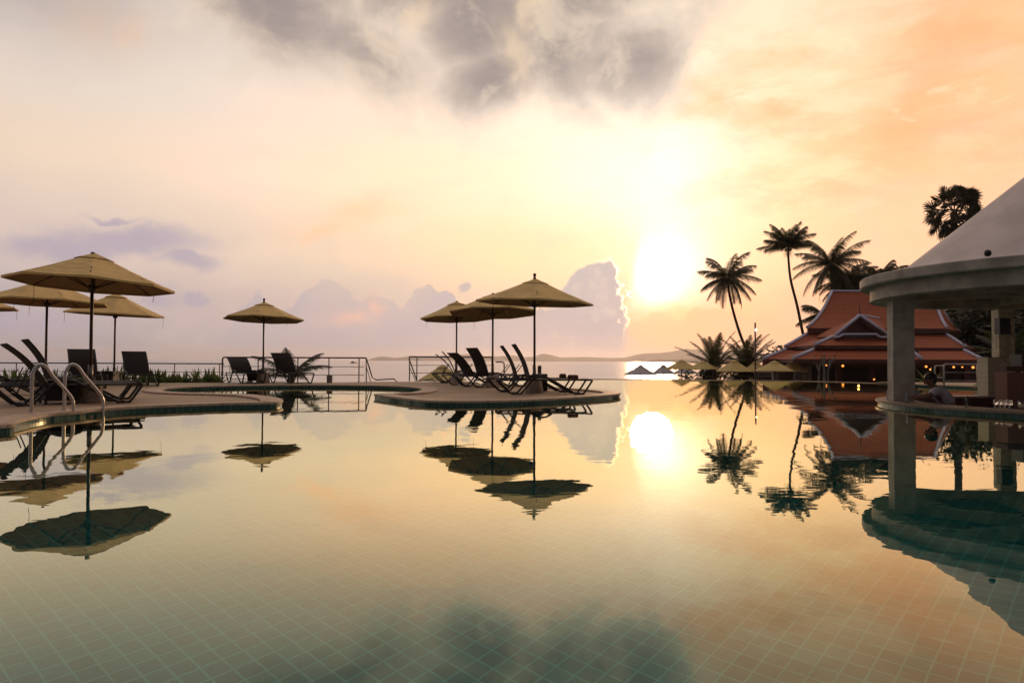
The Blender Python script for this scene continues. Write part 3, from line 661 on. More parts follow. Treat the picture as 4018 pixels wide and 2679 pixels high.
def table(loc, rz, label):
    root = empty('side_table', loc, rz); tag(root, label, 'table', 'dark side tables beside the loungers')
    MB().box((0, 0, .20), (.46, .46, .30)).build('body', M['wicker'], root)
    MB().box((0, 0, .365), (.52, .52, .028)).build('table_top', M['wicker'], root)
    for sx in (-1, 1):
        for sy in (-1, 1): MB().box((sx * .22, sy * .22, .025), (.035, .035, .05)).build('leg', M['frame'], root)
    return root
table(deckp(235, 11.9 - .3), .75, 'black side table between the ladder and the wrinkled parasol base')
table(deckp(425, 20.0), .1, 'side table left of the pale concrete parasol base')
table(deckp(1010, 22.7), .05, 'side table under the single rail-side parasol')
for xx, yy, zz, lb in ((2118, 17.4, .43, 'rightmost bolster on the nearest lounger foot'),):
    pass
def bolster(px, py, Y, r, w, label):
    p = at(px, py, Y); root = MB().tube([(-w / 2, 0, 0), (-w / 2 + .015, 0, 0), (w / 2 - .015, 0, 0), (w / 2, 0, 0)], [r * .8, r, r, r * .8], 18).build('bolster_pillow', M['bolster'])
    root.location = p; root.rotation_euler = (0, 0, .35); tag(root, label, 'pillow', 'rust bolster pillows on the loungers')
bolster(2248, 1480, 15.55, .055, .22, 'rust bolster pillow on the nearest lounger of the deck point')
bolster(2208, 1476, 16.7, .062, .14, 'smaller looking rust bolster left of the other, on the lounger behind')
menu = empty('menu_holder', at(2114, 1480, 17.2)); tag(menu, 'small upright menu card holder behind the tallest parasol pole', 'menu holder')
menu.location = (gp(2114, 1535).x * 17.2 / 16.4, 17.2, .05)
MB().box((0, 0, .20), (.36, .36, .40)).build('stand', M['wicker'], menu); MB().box((0, 0, .50), (.09, .015, .19)).build('card', M['greywall'], menu)

# ------------------------------------------------------------------ pool ladder
lad = empty('pool_ladder', (-5.94, 9.25, 0)); tag(lad, 'steel pool ladder with two curved handrails at the deck edge', 'ladder')
for (bx, by), nm in (((-6.0, 9.03), 0), ((-5.87, 9.48), 1)):
    ox, oy = bx + 5.94, by - 9.25; e = Vector((.34, .30, 0))
    prof = [(0, .05), (0, .50), (.03, .60), (.12, .675), (.24, .685), (.36, .64), (.48, .55), (.85, .33), (.96, .25), (1.0, .16), (1.0, 0), (1.0, -.9)]
    MB().tube(smooth_line([Vector((ox, oy, 0)) + e * t + Vector((0, 0, z)) for t, z in prof], 5), .021, 12).build('handrail', M['chrome'], lad)
    MB().lathe([(.045, .086), (.045, .094), (.022, .10)], (ox, oy, 0), 16).build('flange', M['chrome'], lad)
for z in (-.25, -.55, -.82):
    a, b = Vector((-6.0 + .34 + 5.94, 9.03 + .3 - 9.25, z)), Vector((-5.87 + .34 + 5.94, 9.48 + .3 - 9.25, z)); MB().tube([a, b], .025, 8).build('step', M['chrome'], lad)

# ------------------------------------------------------------------ railings
def railing(name, label, pts, h, mid, group, r=.022, posts=None, mat='rail', ends=True, curvestart=False, gr='steel railings along the deck edge'):
    root = empty(name, pts[0]); o = Vector(pts[0]); tag(root, label, 'railing', gr)
    P = [Vector(p) - o for p in pts]
    tops = [p + Vector((0, 0, h)) for p in P]
    if curvestart: tops = [P[0], P[0] + Vector((0, 0, h - .06)), P[0] + Vector((.02, 0, h - .02)), P[0] + Vector((.06, 0, h))] + tops[1:]
    MB().tube(tops, r, 10).build('top_rail', M[mat], root)
    for m_ in mid: MB().tube([p + Vector((0, 0, m_)) for p in P], r * .45, 6).build('mid_rail', M[mat], root)
    for q in posts: 
        q = Vector(q) - o; MB().tube([q, q + Vector((0, 0, h))], r * .75, 8).build('post', M[mat], root)
    return root
def rp(x, Y): a = xy(x, Y); return (a[0], a[1], .05)
railing('railing', 'low rail in front of the lily bed, left part of the deck', [rp(-300, 22.6), rp(300, 22.6), rp(880, 22.5)], .58, (.32,), None, .02, [rp(65, 22.6), rp(300, 22.6), rp(500, 22.6), rp(686, 22.55), rp(862, 22.5)])
railing('railing', 'higher three bar rail behind the single parasol and its two loungers', [rp(873, 22.3), rp(1150, 22.4), rp(1430, 22.8)], .78, (.50, .24), None, .024, [rp(1013, 22.35), rp(1169, 22.4), rp(1291, 22.6), rp(1409, 22.75)], curvestart=True)
hr = empty('stair_handrail', rp(1433, 22.8)); tag(hr, 'sloping stair handrail stepping down to the beach, left of the gap', 'handrail', 'sloping stair handrails')
o_ = Vector(rp(1433, 22.8))
MB().tube([at(1430, 1404, 22.8) - o_, at(1437, 1404, 22.9) - o_, at(1461, 1480, 24) - o_, at(1476, 1490, 24.4) - o_, at(1545, 1486, 25) - o_, at(1557, 1496, 25.2) - o_], .022, 10).build('top_rail', M['rail'], hr)
MB().tube([at(1437, 1436, 22.9) - o_, at(1455, 1500, 24) - o_], .012, 6).build('mid_rail', M['rail'], hr)
MB().tube([at(1437, 1404, 22.9) - o_, at(1437, 1505, 22.9) - o_], .018, 8).build('post', M['rail'], hr)
railing('railing', 'three bar rail behind the loungers of the rounded deck point', [rp(1605, 24.5), rp(1935, 25.6)], .83, (.54, .28), None, .025, [rp(1607, 24.5), rp(1636, 24.6), rp(1787, 25.1), rp(1930, 25.6)])
hr = empty('stair_handrail', rp(1605, 24.5)); tag(hr, 'sloping stair handrail at the right of the gap, beside the low tan parasol', 'handrail', 'sloping stair handrails'); o_ = Vector(rp(1605, 24.5))
MB().tube([at(1605, 1406, 24.5) - o_, at(1636, 1494, 26) - o_, at(1648, 1493, 26.3) - o_, at(1695, 1487, 26.6) - o_, at(1706, 1497, 26.8) - o_], .022, 10).build('top_rail', M['rail'], hr)
MB().tube([at(1605, 1436, 24.5) - o_, at(1632, 1498, 26) - o_], .012, 6).build('mid_rail', M['rail'], hr)
hr = empty('stair_handrail', rp(1945, 26)); tag(hr, 'short lower handrail end right of the middle parasol pole', 'handrail', 'sloping stair handrails'); o_ = Vector(rp(1945, 26))
MB().tube(smooth_line([at(1945, 1420, 26) - o_, at(1970, 1420, 26) - o_, at(1976, 1424, 26) - o_, at(1978, 1432, 26) - o_, at(1978, 1495, 26) - o_], 4), .024, 10).build('top_rail', M['rail'], hr)
bb = MB().box((0, 0, .12), (.15, .12, .24)).build('post_footing', M['greywall']); bb.location = (*xy(1294, 22.35), .05); tag(bb, 'small square footing at the bottom of a rail post', 'footing')

# ------------------------------------------------------------------ plants
def blade(mb, p, a, L, w, lift, droop, seg=5):
    d = Vector((cos(a), sin(a), 0)); s_ = Vector((-sin(a), cos(a), 0)); pts = []
    for k in range(seg + 1):
        t = k / seg; q = p + d * (L * t * cos(lift)) + Vector((0, 0, L * (t * sin(lift) - droop * t * t))); ww = w * (sin(pi * min(1, t * .9 + .12)) ** .7 if t < 1 else 0.02)
        pts.append((mb.vert(q - s_ * ww), mb.vert(q + Vector((0, 0, -ww * .5))), mb.vert(q + s_ * ww)))
    for A, B in zip(pts, pts[1:]): mb.face((A[0], B[0], B[1], A[1])); mb.face((A[1], B[1], B[2], A[2]))
rnd = random.Random(11)
lily_labels = []
lx = [40, 120, 215, 300, 395, 470, 545, 600, 648, 700, 750, 800, 842]
for i, x in enumerate(lx):
    mb = MB()
    for k in range(60): blade(mb, Vector((rnd.uniform(-.24, .24), rnd.uniform(-.15, .15), 0)), rnd.uniform(0, 2 * pi), rnd.uniform(.45, .82), rnd.uniform(.024, .045), radians(rnd.uniform(35, 85)), rnd.uniform(.1, .6))
    o = mb.build('lily_plant', M['lily'], fix=False); a = xy(x, 23.1 + rnd.uniform(-.1, .2)); o.location = (a[0], a[1], -.08); s_ = rnd.uniform(.85, 1.1); o.scale = (s_, s_, s_)
    tag(o, ['strap-leaved lily at the left picture end of the railing bed', 'strap-leaved lily seen between the raised lounger backs at far left', 'strap-leaved lily behind the left handrail of the ladder', 'lily plant behind the second ladder handrail', 'lily left of the first upright lounger back', 'lily behind the pale concrete parasol base', 'lily behind the right upright lounger back', 'first lily right of the upright loungers', 'second lily right of the upright loungers',
            'lily in front of the middle post of the low rail', 'third lily before the rail corner', 'second lily before the rail corner', 'last lily beside the corner where the rail steps up'][i], 'plant', 'strap-leaved lilies along the low rail')

def frond(mb, base_, a, elev, L, droop, leaf, n=26, w=.03, hang=.5, rnd=random, curl=0.0):
    d = Vector((cos(a), sin(a), 0)); s_ = Vector((-sin(a), cos(a), 0)); pts = []
    for k in range(n + 1):
        t = k / n; ang = elev - droop * t ** 1.3
        if k == 0: p = Vector(base_)
        else: p = pts[-1] + (d * cos(ang) + Vector((0, 0, sin(ang)))) * (L / n)
        pts.append(p)
    mb.tube(pts[::2] if n % 2 == 0 else pts, [max(.004, .028 * (1 - .85 * k / len(pts[::2]))) for k in range(len(pts[::2]))] if n % 2 == 0 else .015, 4, False)
    for k in range(3, n + 1):
        t = k / n; tg = (pts[k] - pts[k - 1]).normalized(); ll = leaf * (sin(pi * min(1, .12 + t * .86)) ** .6) * rnd.uniform(.8, 1.1)
        for sg in (-1, 1):
            for sub in (0, .5):
                o = pts[k - 1].lerp(pts[k], sub)
                dd = (s_ * sg * (1 - .35 * t) + tg * (.45 + .5 * t) + Vector((0, 0, -hang * rnd.uniform(.6, 1.4)))).normalized()
                tip = o + dd * ll + Vector((0, 0, -ll * .25 * hang)); mid = o + dd * ll * .5 + Vector((0, 0, ll * .05))
                wv = tg * w
                a0, a1, b0, b1, c = mb.vert(o - wv), mb.vert(o + wv), mb.vert(mid - wv * .8), mb.vert(mid + wv * .8), mb.vert(tip)
                mb.face((a0, b0, b1, a1)); mb.face((b0, c, b1))
def coconut(trunk_px, Y, L, nf, label, cat='palm tree', group='palms beyond the pool edge', seed=1, up=0.0, droop=1.3, leaf=.86, cr=.12, hang=.75, down=True, name='palm_tree', base_z=-2.0, w=.022, emin=-50, emax=80):
    rnd = random.Random(seed); pts = [at(x, y, Y) for x, y in trunk_px]
    o0 = Vector((pts[0].x, pts[0].y, base_z)) if pts else None
    root = empty(name, o0); tag(root, label, cat, group)
    if len(pts) > 1:
        tp = smooth_line([Vector((0, 0, 0))] + [p - o0 for p in pts[(1 if abs(pts[0].z - base_z) < .6 else 0):]], 6); n = len(tp)
        MB().tube(tp, [cr * (1.25 - .55 * k / n) if k > 2 else cr * 1.5 for k in range(n)], 10).build('trunk', M['bark'], root)
    top = pts[-1] - o0; mb = MB()
    for k in range(nf):
        a = 2 * pi * k * .381966 + rnd.uniform(-.2, .2); t = (k + .5) / nf
        elev = radians(emax + (emin - emax) * t ** 1.05) + rnd.uniform(-.1, .1)
        frond(mb, top + Vector((cos(a) * .12, sin(a) * .12, rnd.uniform(-.1, .1))), a, elev, L * rnd.uniform(.85, 1.08), droop * rnd.uniform(.75, 1.15) * (1 - .35 * t), leaf, 34, w, hang, rnd)
    mb.build('crown', M['leaf'], root, fix=False)
    if name == 'palm_tree':
        nb = MB()
        for k in range(6):
            a = k * 1.05; nb.lathe([(0, -.11), (.08, -.07), (.11, 0), (.08, .07), (0, .11)], top + Vector((cos(a) * .22, sin(a) * .22, -.22 - .1 * (k % 2))), 8)
        nb.build('coconuts', M['bark'], root)
    return root
coconut([(2985, 1490), (2952, 1414), (2915, 1340), (2885, 1250), (2863, 1160), (2855, 1090)], 60, 2.8, 28, 'leaning coconut palm with full drooping crown, closest to the sun', seed=5, emin=-60, droop=1.15)
coconut([(3185, 1450), (3152, 1315), (3128, 1200), (3103, 1100), (3094, 1020), (3093, 968)], 64, 2.5, 26, 'tall thin coconut palm with upswept crown, left of the palm cluster', seed=9, emin=5, emax=88, droop=.95, hang=.7)
coconut([(3270, 1440), (3266, 1250), (3264, 1120), (3263, 1035)], 60, 3.3, 32, 'broad coconut palm right behind the left end of the red roof', seed=13, emin=-65, droop=1.2)
coconut([(3335, 1440), (3330, 1250), (3326, 1110)], 61, 2.8, 34, 'shorter dense palm behind the roof ridge, right of the broad one', seed=17, emin=-60, droop=1.4)
coconut([(3400, 1440), (3398, 1250), (3392, 1130)], 62, 2.5, 30, 'dense low palm crown behind the ridge, beside the round roof rim', seed=19, emin=-50, droop=1.4)
coconut([(3470, 1440), (3466, 1250), (3462, 1085)], 62, 2.1, 18, 'small upswept palm just left of the white cone roof', seed=23, emin=-25, emax=80, droop=1.1)
coconut([(3225, 1440), (3228, 1330), (3236, 1240)], 58, 2.2, 14, 'half hidden palm with pale fronds at the left gable edge of the red roof', seed=29, emin=-40, droop=1.5)
coconut([(2800, 1500), (2803, 1440)], 52, 3.0, 16, 'stemless young palm with spiky fronds, left of the pair by the umbrellas', seed=31, emin=18, emax=85, droop=.8, name='young_palm', hang=.25, leaf=.6)
coconut([(2932, 1500), (2930, 1440)], 53, 2.9, 16, 'stemless young palm at the foot of the leaning palm', seed=37, emin=18, emax=85, droop=.8, name='young_palm', hang=.25, leaf=.6)
coconut([(1140, 1500), (1142, 1472)], 24.2, 1.25, 12, 'young palm with bent fronds behind the right rail-side lounger', seed=41, emin=10, emax=70, droop=1.0, name='young_palm', hang=.45, leaf=.34, w=.012, base_z=-.6, group='young palms behind the rail')
def bush(px, py, Y, rad, n, label, mat='leaf_dark', size=.16, group='dark shrubs beyond the pool edge', seed=1, base_z=-2.0, name='shrub', cat='shrub', trunk=False, flat=1.0):
    rnd = random.Random(seed); c = at(px, py, Y); root = empty(name, (c.x, c.y, base_z)); tag(root, label, cat, group); h = c.z - base_z
    mb = MB(); cl = [Vector((rnd.gauss(0, .45) * rad, rnd.gauss(0, .45) * rad, h + rnd.gauss(0, .42) * rad * flat)) for _ in range(max(5, n // 120))]
    for k in range(n):
        q = rnd.choice(cl) + Vector((rnd.gauss(0, 1), rnd.gauss(0, 1), rnd.gauss(0, .8) * flat)) * rad * .22
        a, b = rnd.uniform(0, 6.28), rnd.uniform(-.8, .8); d = Vector((cos(a) * cos(b), sin(a) * cos(b), sin(b))); s_ = d.cross(Vector((rnd.uniform(-1, 1), rnd.uniform(-1, 1), 1))).normalized()
        sz = size * rnd.uniform(.6, 1.3); mb.face([mb.vert(q - d * sz), mb.vert(q + s_ * sz * .4), mb.vert(q + d * sz), mb.vert(q - s_ * sz * .4)])
    mb.build('crown' if trunk else 'foliage', M[mat], root, fix=False)
    st = MB()
    if trunk:
        st.tube([(0, 0, 0), (.1, 0, h * .5), (0, 0, h)], [.22, .16, .08], 8)
        for q in cl[:8]: st.tube([(0, 0, h * .55), q * .5 + Vector((0, 0, h * .35)), q], [.07, .05, .02], 6)
    else:
        for q in cl[:6]: st.tube([(0, 0, 0), q * .6, q], [.03, .025, .01], 5)
    st.build('trunk' if trunk else 'stem', M['bark'], root)
    return root
bush(2800, 1465, 54, 1.3, 1500, 'dark shrub under the left young palm, behind beach umbrellas', seed=2)
bush(2885, 1468, 56, 1.3, 1500, 'dark shrub between the two stemless palms', seed=3)
bush(2950, 1455, 55, 1.1, 1200, 'dark shrub at the foot of the lamp post', seed=4)
bush(3740, 1290, 60, 3.2, 5000, 'dense dark tree behind the right end of the red roof', group='trees behind the red-roofed pavilion', seed=5, name='broadleaf_tree', cat='tree', trunk=True, size=.28)
bush(3850, 1330, 56, 3.0, 5000, 'dark tree between the two bar columns, right of the red roof', group='trees behind the red-roofed pavilion', seed=6, name='broadleaf_tree', cat='tree', trunk=True, size=.28)
bush(3990, 1320, 50, 3.4, 5000, 'dark tree behind the far right column', group='trees behind the red-roofed pavilion', seed=7, name='broadleaf_tree', cat='tree', trunk=True, size=.28)
coconut([(3365, 1440), (3364, 1250), (3362, 1150)], 64, 2.5, 34, 'lowest crown of the palm cluster, its fronds hanging onto the red ridge', seed=53, emin=-65, droop=1.3)
coconut([(3960, 1440), (3965, 1395)], 34, 2.0, 14, 'young palm seen right of the far bar column', seed=43, emin=10, emax=80, droop=.9, name='young_palm', hang=.3, leaf=.5)
# potted lily behind the barman's head
mb = MB(); rnd = random.Random(5)
for k in range(24): blade(mb, Vector((0, 0, 0)), rnd.uniform(0, 6.28), rnd.uniform(.5, .9), .03, radians(rnd.uniform(30, 85)), rnd.uniform(.05, .5))
o = mb.build('lily_plant', M['lily'], fix=False); o.location = at(3640, 1500, 24.5); o.location.z = .0; tag(o, 'spiky green plant behind the head of the barman', 'plant')
# fan palm
def fanpalm(px, py, Y, label, k_=1.72):
    rnd = random.Random(4); c = at(px, py, Y); root = empty('fan_palm', (c.x, c.y, -2)); tag(root, label, 'palm tree'); h = (c.z + 2) / k_; root.scale = (k_, k_, k_)
    MB().tube([(0, 0, 0), (.1, 0, h * .5), (0, 0, h)], [.28, .2, .17], 10).build('trunk', M['bark'], root)
    mb = MB()
    for k in range(40):
        a = k * 2.39996; e = radians(82 - 140 * ((k + .5) / 34)); L = rnd.uniform(.85, 1.15); d = Vector((cos(a) * cos(e), sin(a) * cos(e), sin(e))); o = Vector((0, 0, h)); q = o + d * L
        mb.tube([o, o + d * L * .5, q], .018, 4, False); s_ = d.cross(Vector((0, 0, 1)));
        s_ = s_.normalized() if s_.length > .05 else Vector((1, 0, 0)); ro_ = Matrix.Rotation(rnd.uniform(-1.2, 1.2), 3, d); s_ = ro_ @ s_; nn = s_.cross(d).normalized(); R = rnd.uniform(.5, .68)
        for j in range(26):
            t = radians(-125 + 250 * j / 25); v = d * cos(t) + s_ * sin(t) + nn * .16 * (j % 2); v.normalize(); wd_ = (d * -sin(t) + s_ * cos(t)) * .05
            tip = q + v * R * rnd.uniform(.85, 1.1) + Vector((0, 0, -.08)); mid = q + v * R * .6
            i = [mb.vert(q), mb.vert(mid - wd_), mb.vert(tip), mb.vert(mid + wd_)]; mb.face(i)
    mb.build('crown', M['leaf_dark'], root, fix=False)
fp = fanpalm(3742, 835, 66, 'tall fan palm with round crown rising beside the cone roof')
# bare frangipani
fr_ = empty('bare_tree', (*xy(3236, 36), -2)); tag(fr_, 'nearly bare small tree in front of the dark pavilion opening', 'tree'); o_ = Vector(fr_.location); rnd = random.Random(8); mb = MB(); lf = MB()
for (x0, y0), (x1, y1), (x2, y2) in (((3210, 1530), (3215, 1450), (3236, 1405)), ((3225, 1530), (3232, 1460), (3222, 1400)), ((3235, 1530), (3236, 1450), (3234, 1388)), ((3245, 1530), (3250, 1450), (3258, 1412)), ((3215, 1460), (3208, 1440), (3204, 1425)), ((3250, 1450), (3262, 1420), (3275, 1400))):
    a, b, c = at(x0, y0, 36) - o_, at(x1, y1, 36) - o_, at(x2, y2, 36) - o_; a.z = 0 if y0 > 1500 else a.z
    mb.tube(smooth_line([a, b, c], 5), [.05 - .003 * k for k in range(11)], 6)
    for k in range(10):
        q = c + Vector((rnd.gauss(0, .18), rnd.gauss(0, .18), rnd.gauss(0, .12))); d = Vector((rnd.uniform(-1, 1), rnd.uniform(-1, 1), rnd.uniform(-.5, .5))).normalized() * .09; s_ = Vector((-d.y, d.x, 0)) * .4
        lf.face([lf.vert(q - d), lf.vert(q + s_), lf.vert(q + d), lf.vert(q - s_)])
mb.build('trunk', M['greywall'], fr_); lf.build('crown', M['leaf_dark'], fr_, fix=False)

# ------------------------------------------------------------------ beach umbrellas
def beach(px, apexy, Y, wpx, mat, label, steep=.34, seed=1, rot=0.0, group=None):
    top = at(px, apexy, Y); R = wpx / 2 / F * Y / (1.0 + .12 * abs(px - CX) / 2009); h = R * 2 * steep
    umbrella((top.x, top.y, -2.0), R=R, apex=top.z + 2.0, rimz=top.z + 2.0 - h, finial=False, rot=rot, mat=mat, base=False, cords=0, label=label, group=group, seed=seed)
GY = 'yellow parasols below the pool edge'; GW = 'white parasols below the pool edge'
beach(2675, 1411, 47, 150, 'canvas_beach', 'leftmost yellow parasol beyond the pool edge', .25, 1, .1, GY)
beach(2758, 1415, 50, 132, 'canvas_beach', 'second yellow parasol beyond the pool edge, right behind the leftmost one', .25, 2, .3, GY)
beach(2881, 1411, 45, 152, 'canvas_beach', 'widest yellow parasol, in front of the stemless palms', .31, 3, .2, GY)
beach(2965, 1417, 50, 112, 'canvas_beach', 'small yellow parasol in front of the lamp post', .36, 4, .0, GY)
beach(3039, 1415, 39.5, 158, 'canvas_beach', 'yellow parasol with dark pole before the grey wall', .26, 5, .25, GY)
beach(3110, 1413, 40.8, 134, 'canvas_beach', 'rightmost yellow parasol, touching the pavilion eave', .34, 6, .1, GY)
beach(1736, 1432, 33, 190, 'canvas_beach', 'low tan parasol seen behind the rail, left of the deck point loungers', .31, 7, .15, GY)
beach(2514, 1430, 52, 138, 'canvas_white', 'leftmost white parasol, in front of the sun glitter', .29, 8, .1, GW)
beach(2603, 1429, 54, 106, 'canvas_white', 'second white parasol from the left', .36, 9, .3, GW)
beach(2690, 1437, 56, 110, 'canvas_white', 'white parasol partly under the leftmost yellow one', .25, 10, .2, GW)
beach(2775, 1438, 57, 90, 'canvas_white', 'white parasol partly under the second yellow one', .3, 11, .0, GW)
beach(2900, 1409, 55, 100, 'canvas_white', 'white parasol peeking out behind the widest yellow one', .3, 12, .1, GW)

# ------------------------------------------------------------------ lamp post, sign, low wall
lp = empty('lamp_post', (*xy(2964, 48), -2)); tag(lp, 'slim lamp post with small lit globe beside the young palm', 'lamp post'); a = at(2964, 1266, 48)
MB().tube([(0, 0, 0), (0, 0, a.z + 2)], .055, 10).build('pole', M['rail'], lp); b = at(2964, 1294, 47.8) ; MB().lathe([(0, -.11), (.06, -.05), (.08, 0), (.06, .05), (0, .11)], (0, -.14, b.z + 2), 12).build('globe', M['globe'], lp)
sg = empty('sign_board', at(3000, 1430, 50)); tag(sg, 'dark red sign board with white strokes left of the pavilion', 'sign'); o_ = Vector(sg.location)
def pxq(mb, x0, y0, x1, y1, Y, th=.12):
    a, b = at(x0, y0, Y) - o_, at(x1, y1, Y) - o_; mb.box((a + b) / 2 + Vector((0, th / 2, 0)), (abs(b.x - a.x), th, abs(b.z - a.z)))
mb = MB(); pxq(mb, 2994, 1388, 3040, 1432, 50); mb.build('board', M['redboard'], sg)
mb = MB()
for q in ((3000, 1391, 3003, 1402), (3006, 1391, 3008, 1400), (3010, 1391, 3012, 1400), (3000, 1405, 3003, 1424)): pxq(mb, *q, 49.95, .03)
mb.build('lettering', M['white'], sg)
MB().box((.3, .15, -2.0), (.6, .12, 3.5)).build('post', M['redboard'], sg)
lw = empty('low_wall', (*xy(3035, 49), -2)); tag(lw, 'low grey wall with ledge behind the yellow parasols', 'wall'); o_ = Vector(lw.location)
mb = MB(); pxq(mb, 2967, 1462, 3106, 1505, 49, .4); mb.build('body', M['greywall'], lw); mb = MB(); pxq(mb, 2965, 1457, 3108, 1462, 48.9, .6); mb.build('ledge', M['concrete'], lw); mb = MB(); pxq(mb, 2975, 1480, 3100, 1505, 48.5, .3); mb.build('bench', M['darkwood'], lw)

# ------------------------------------------------------------------ Thai pavilion
TH = empty('pavilion', (*xy(3440, 45), -2)); tag(TH, 'red tiled pavilion with three stacked roof tiers and white ridge trim', 'pavilion'); o_ = Vector(TH.location)
L = lambda x, y, Y: at(x, y, Y) - o_
def atz(x, z, Y): p = at(x, 1400, Y); return Vector((p.x, p.y, z)) - o_
def tier(tl, tr, bl, br, Yt, Yb, backr_t, backr_b, name='roof', curve=0.0):
    """one roof tier: front slope, right hip, left hip, eave board and white trims"""
    a, b, c, d = L(*tl, Yt), L(*tr, Yt), L(*br, Yb), L(*bl, Yb)
    z1, z2 = a.z, d.z; b.z = z1; c.z = z2
    mb = MB(); n = 6
    def hipline(p, q):
        return [p.lerp(q, k / n) + Vector((0, 0, -curve * sin(pi * k / n))) for k in range(n + 1)]
    lf_, rt_ = hipline(a, d), hipline(b, c)
    for k in range(n): mb.quad(lf_[k], rt_[k], rt_[k + 1], lf_[k + 1])
    e, f = L(*backr_t), L(*backr_b); e.z = z1; f.z = z2; rb_ = hipline(e, f)
    for k in range(n): mb.quad(rt_[k], rb_[k], rb_[k + 1], rt_[k + 1])
    g, h = a + (e - b) * .9, d + (f - c) * .9; lb_ = hipline(g, h)
    for k in range(n): mb.quad(lb_[k], lf_[k], lf_[k + 1], lb_[k + 1])
    for k in range(n): mb.quad(lb_[k], lb_[k + 1], rb_[k + 1], rb_[k])
    mb.quad(a, g, e, b)
    rf = mb.build(name, M['rooftile'], TH, fix=False)
    fb = MB(); dn = Vector((0, 0, -.22)); up = Vector((0, 0, -.012))
    for p, q in ((d, c), (c, f), (h, d)):
        fb.quad(p + up, q + up, q + dn, p + dn)
    fb.build('eave_board', M['redwood'], rf, fix=False)
    for l_ in (lf_, rt_): MB().tube([p + Vector((0, 0, .05)) for p in l_], .10, 6).build('hip_trim', M['white'], rf)
    MB().tube([p + Vector((0, 0, .04)) for p in (a, b)], .085, 6).build('ridge_trim', M['white'], rf)
    MB().tube([p + Vector((0, 0, .03)) for p in rb_], .05, 6).build('hip_trim', M['white'], rf)
    return rf
tier((3265, 1144), (3661, 1218), (3167, 1287), (3716, 1274), 49, 45.5, (3676, 1232, 53), (3772, 1289, 51), 'upper_roof', .35)
tier((3178, 1305), (3701, 1297), (3080, 1362), (3793, 1357), 46, 43.8, (3735, 1300, 52), (3858, 1368, 53), 'middle_roof')
tier((3090, 1370), (3775, 1369), (2998, 1408), (3854, 1413), 44, 42, (3822, 1372, 52), (3900, 1404, 53), 'lower_roof')
# porch tiers
def porch(tl, tr, bl, br, Yt, Yb, Yw, name):
    a, b, c, d = L(*tl, Yt), L(*tr, Yt), L(*br, Yb), L(*bl, Yb); b.z = a.z; c.z = d.z
    mb = MB(); mb.quad(a, b, c, d); e, f = a + Vector((.3, Yw - Yt, 0)), b + Vector((.6, Yw - Yt, 0)); g, h = d + Vector((.3, Yw - Yb, 0)), c + Vector((.6, Yw - Yb, 0))
    mb.quad(e, a, d, g); mb.quad(b, f, h, c); mb.quad(a, e, f, b); rf = mb.build(name, M['rooftile'], TH, fix=False)
    fb = MB(); dn = Vector((0, 0, -.2)); up = Vector((0, 0, -.012)); fb.quad(d + up, c + up, c + dn, d + dn); fb.quad(g + up, d + up, d + dn, g + dn); fb.quad(c + up, h + up, h + dn, c + dn); fb.build('eave_board', M['redwood'], rf, fix=False)
    for p, q in ((a, d), (b, c)): MB().tube([p + Vector((0, 0, .05)), q + Vector((0, 0, .05))], .09, 6).build('hip_trim', M['white'], rf)
    MB().tube([a + Vector((0, 0, .04)), b + Vector((0, 0, .04))], .07, 6).build('ridge_trim', M['white'], rf)
    return rf
porch((3270, 1322), (3472, 1322), (3199, 1354), (3560, 1354), 41.6, 40.3, 45, 'porch_upper_roof')
porch((3212, 1365), (3560, 1365), (3110, 1409), (3618, 1409), 40.8, 39.2, 44, 'porch_lower_roof')
gb = MB(); A, B, C_ = L(3374, 1238, 41), L(3278, 1318, 41), L(3490, 1318, 41); gb.quad(A + Vector((0, .3, -.3)), B + Vector((.3, .3, 0)), C_ + Vector((-.3, .3, 0)), C_ + Vector((-.3, .3, 0))) if False else gb.face([gb.vert(A + Vector((0, .3, -.2))), gb.vert(B + Vector((.2, .3, 0))), gb.vert(C_ + Vector((-.2, .3, 0)))])
gb.face([gb.vert(B + Vector((.2, .3, 0))), gb.vert(C_ + Vector((-.2, .3, 0))), gb.vert(C_ + Vector((0, 3, 0))), gb.vert(B + Vector((0, 3, 0)))])
ga = gb.build('gable_wall', M['redwood'], TH, fix=False)
RB = L(3452, 1251, 47); RL = B + Vector((.9, 6, 0)); RR = C_ + Vector((.9, 6, 0))
gr_ = MB(); gr_.quad(A, RB, RR, C_); gr_.quad(A, B, RL, RB); gro = gr_.build('porch_gable_roof', M['rooftile'], TH, fix=False)
for p, q in ((A, B), (A, C_)):
    MB().tube([p + Vector((0, 0, .04)), q + Vector((0, 0, .04))], .085, 6).build('verge_trim', M['white'], gro)
    dn = Vector((0, .05, -.30)); bbm = MB(); bbm.quad(p + Vector((0, .02, -.06)), q + Vector((0, .02, -.06)), q + dn, p + dn); bbm.build('verge_board', M['redwood'], gro, fix=False)
MB().tube([A + Vector((0, 0, .04)), RB + Vector((0, 0, .04))], .07, 6).build('ridge_trim', M['white'], gro)
MB().tube([L(3309, 1311, 40.9), L(3437, 1311, 40.9), L(3452, 1322, 40.9), L(3490, 1322, 40.9)], .07, 6).build('step_trim', M['white'], gro)
MB().tube([L(3309, 1311, 40.9), L(3290, 1322, 40.9), L(3270, 1323, 41)], .07, 6).build('step_trim', M['white'], gro)
MB().tube([A + Vector((0, 0, -.4)), A + Vector((0, 0, .15)), A + Vector((0, 0, .85))], [.04, .035, .01], 8).build('finial', M['redwood'], gro)
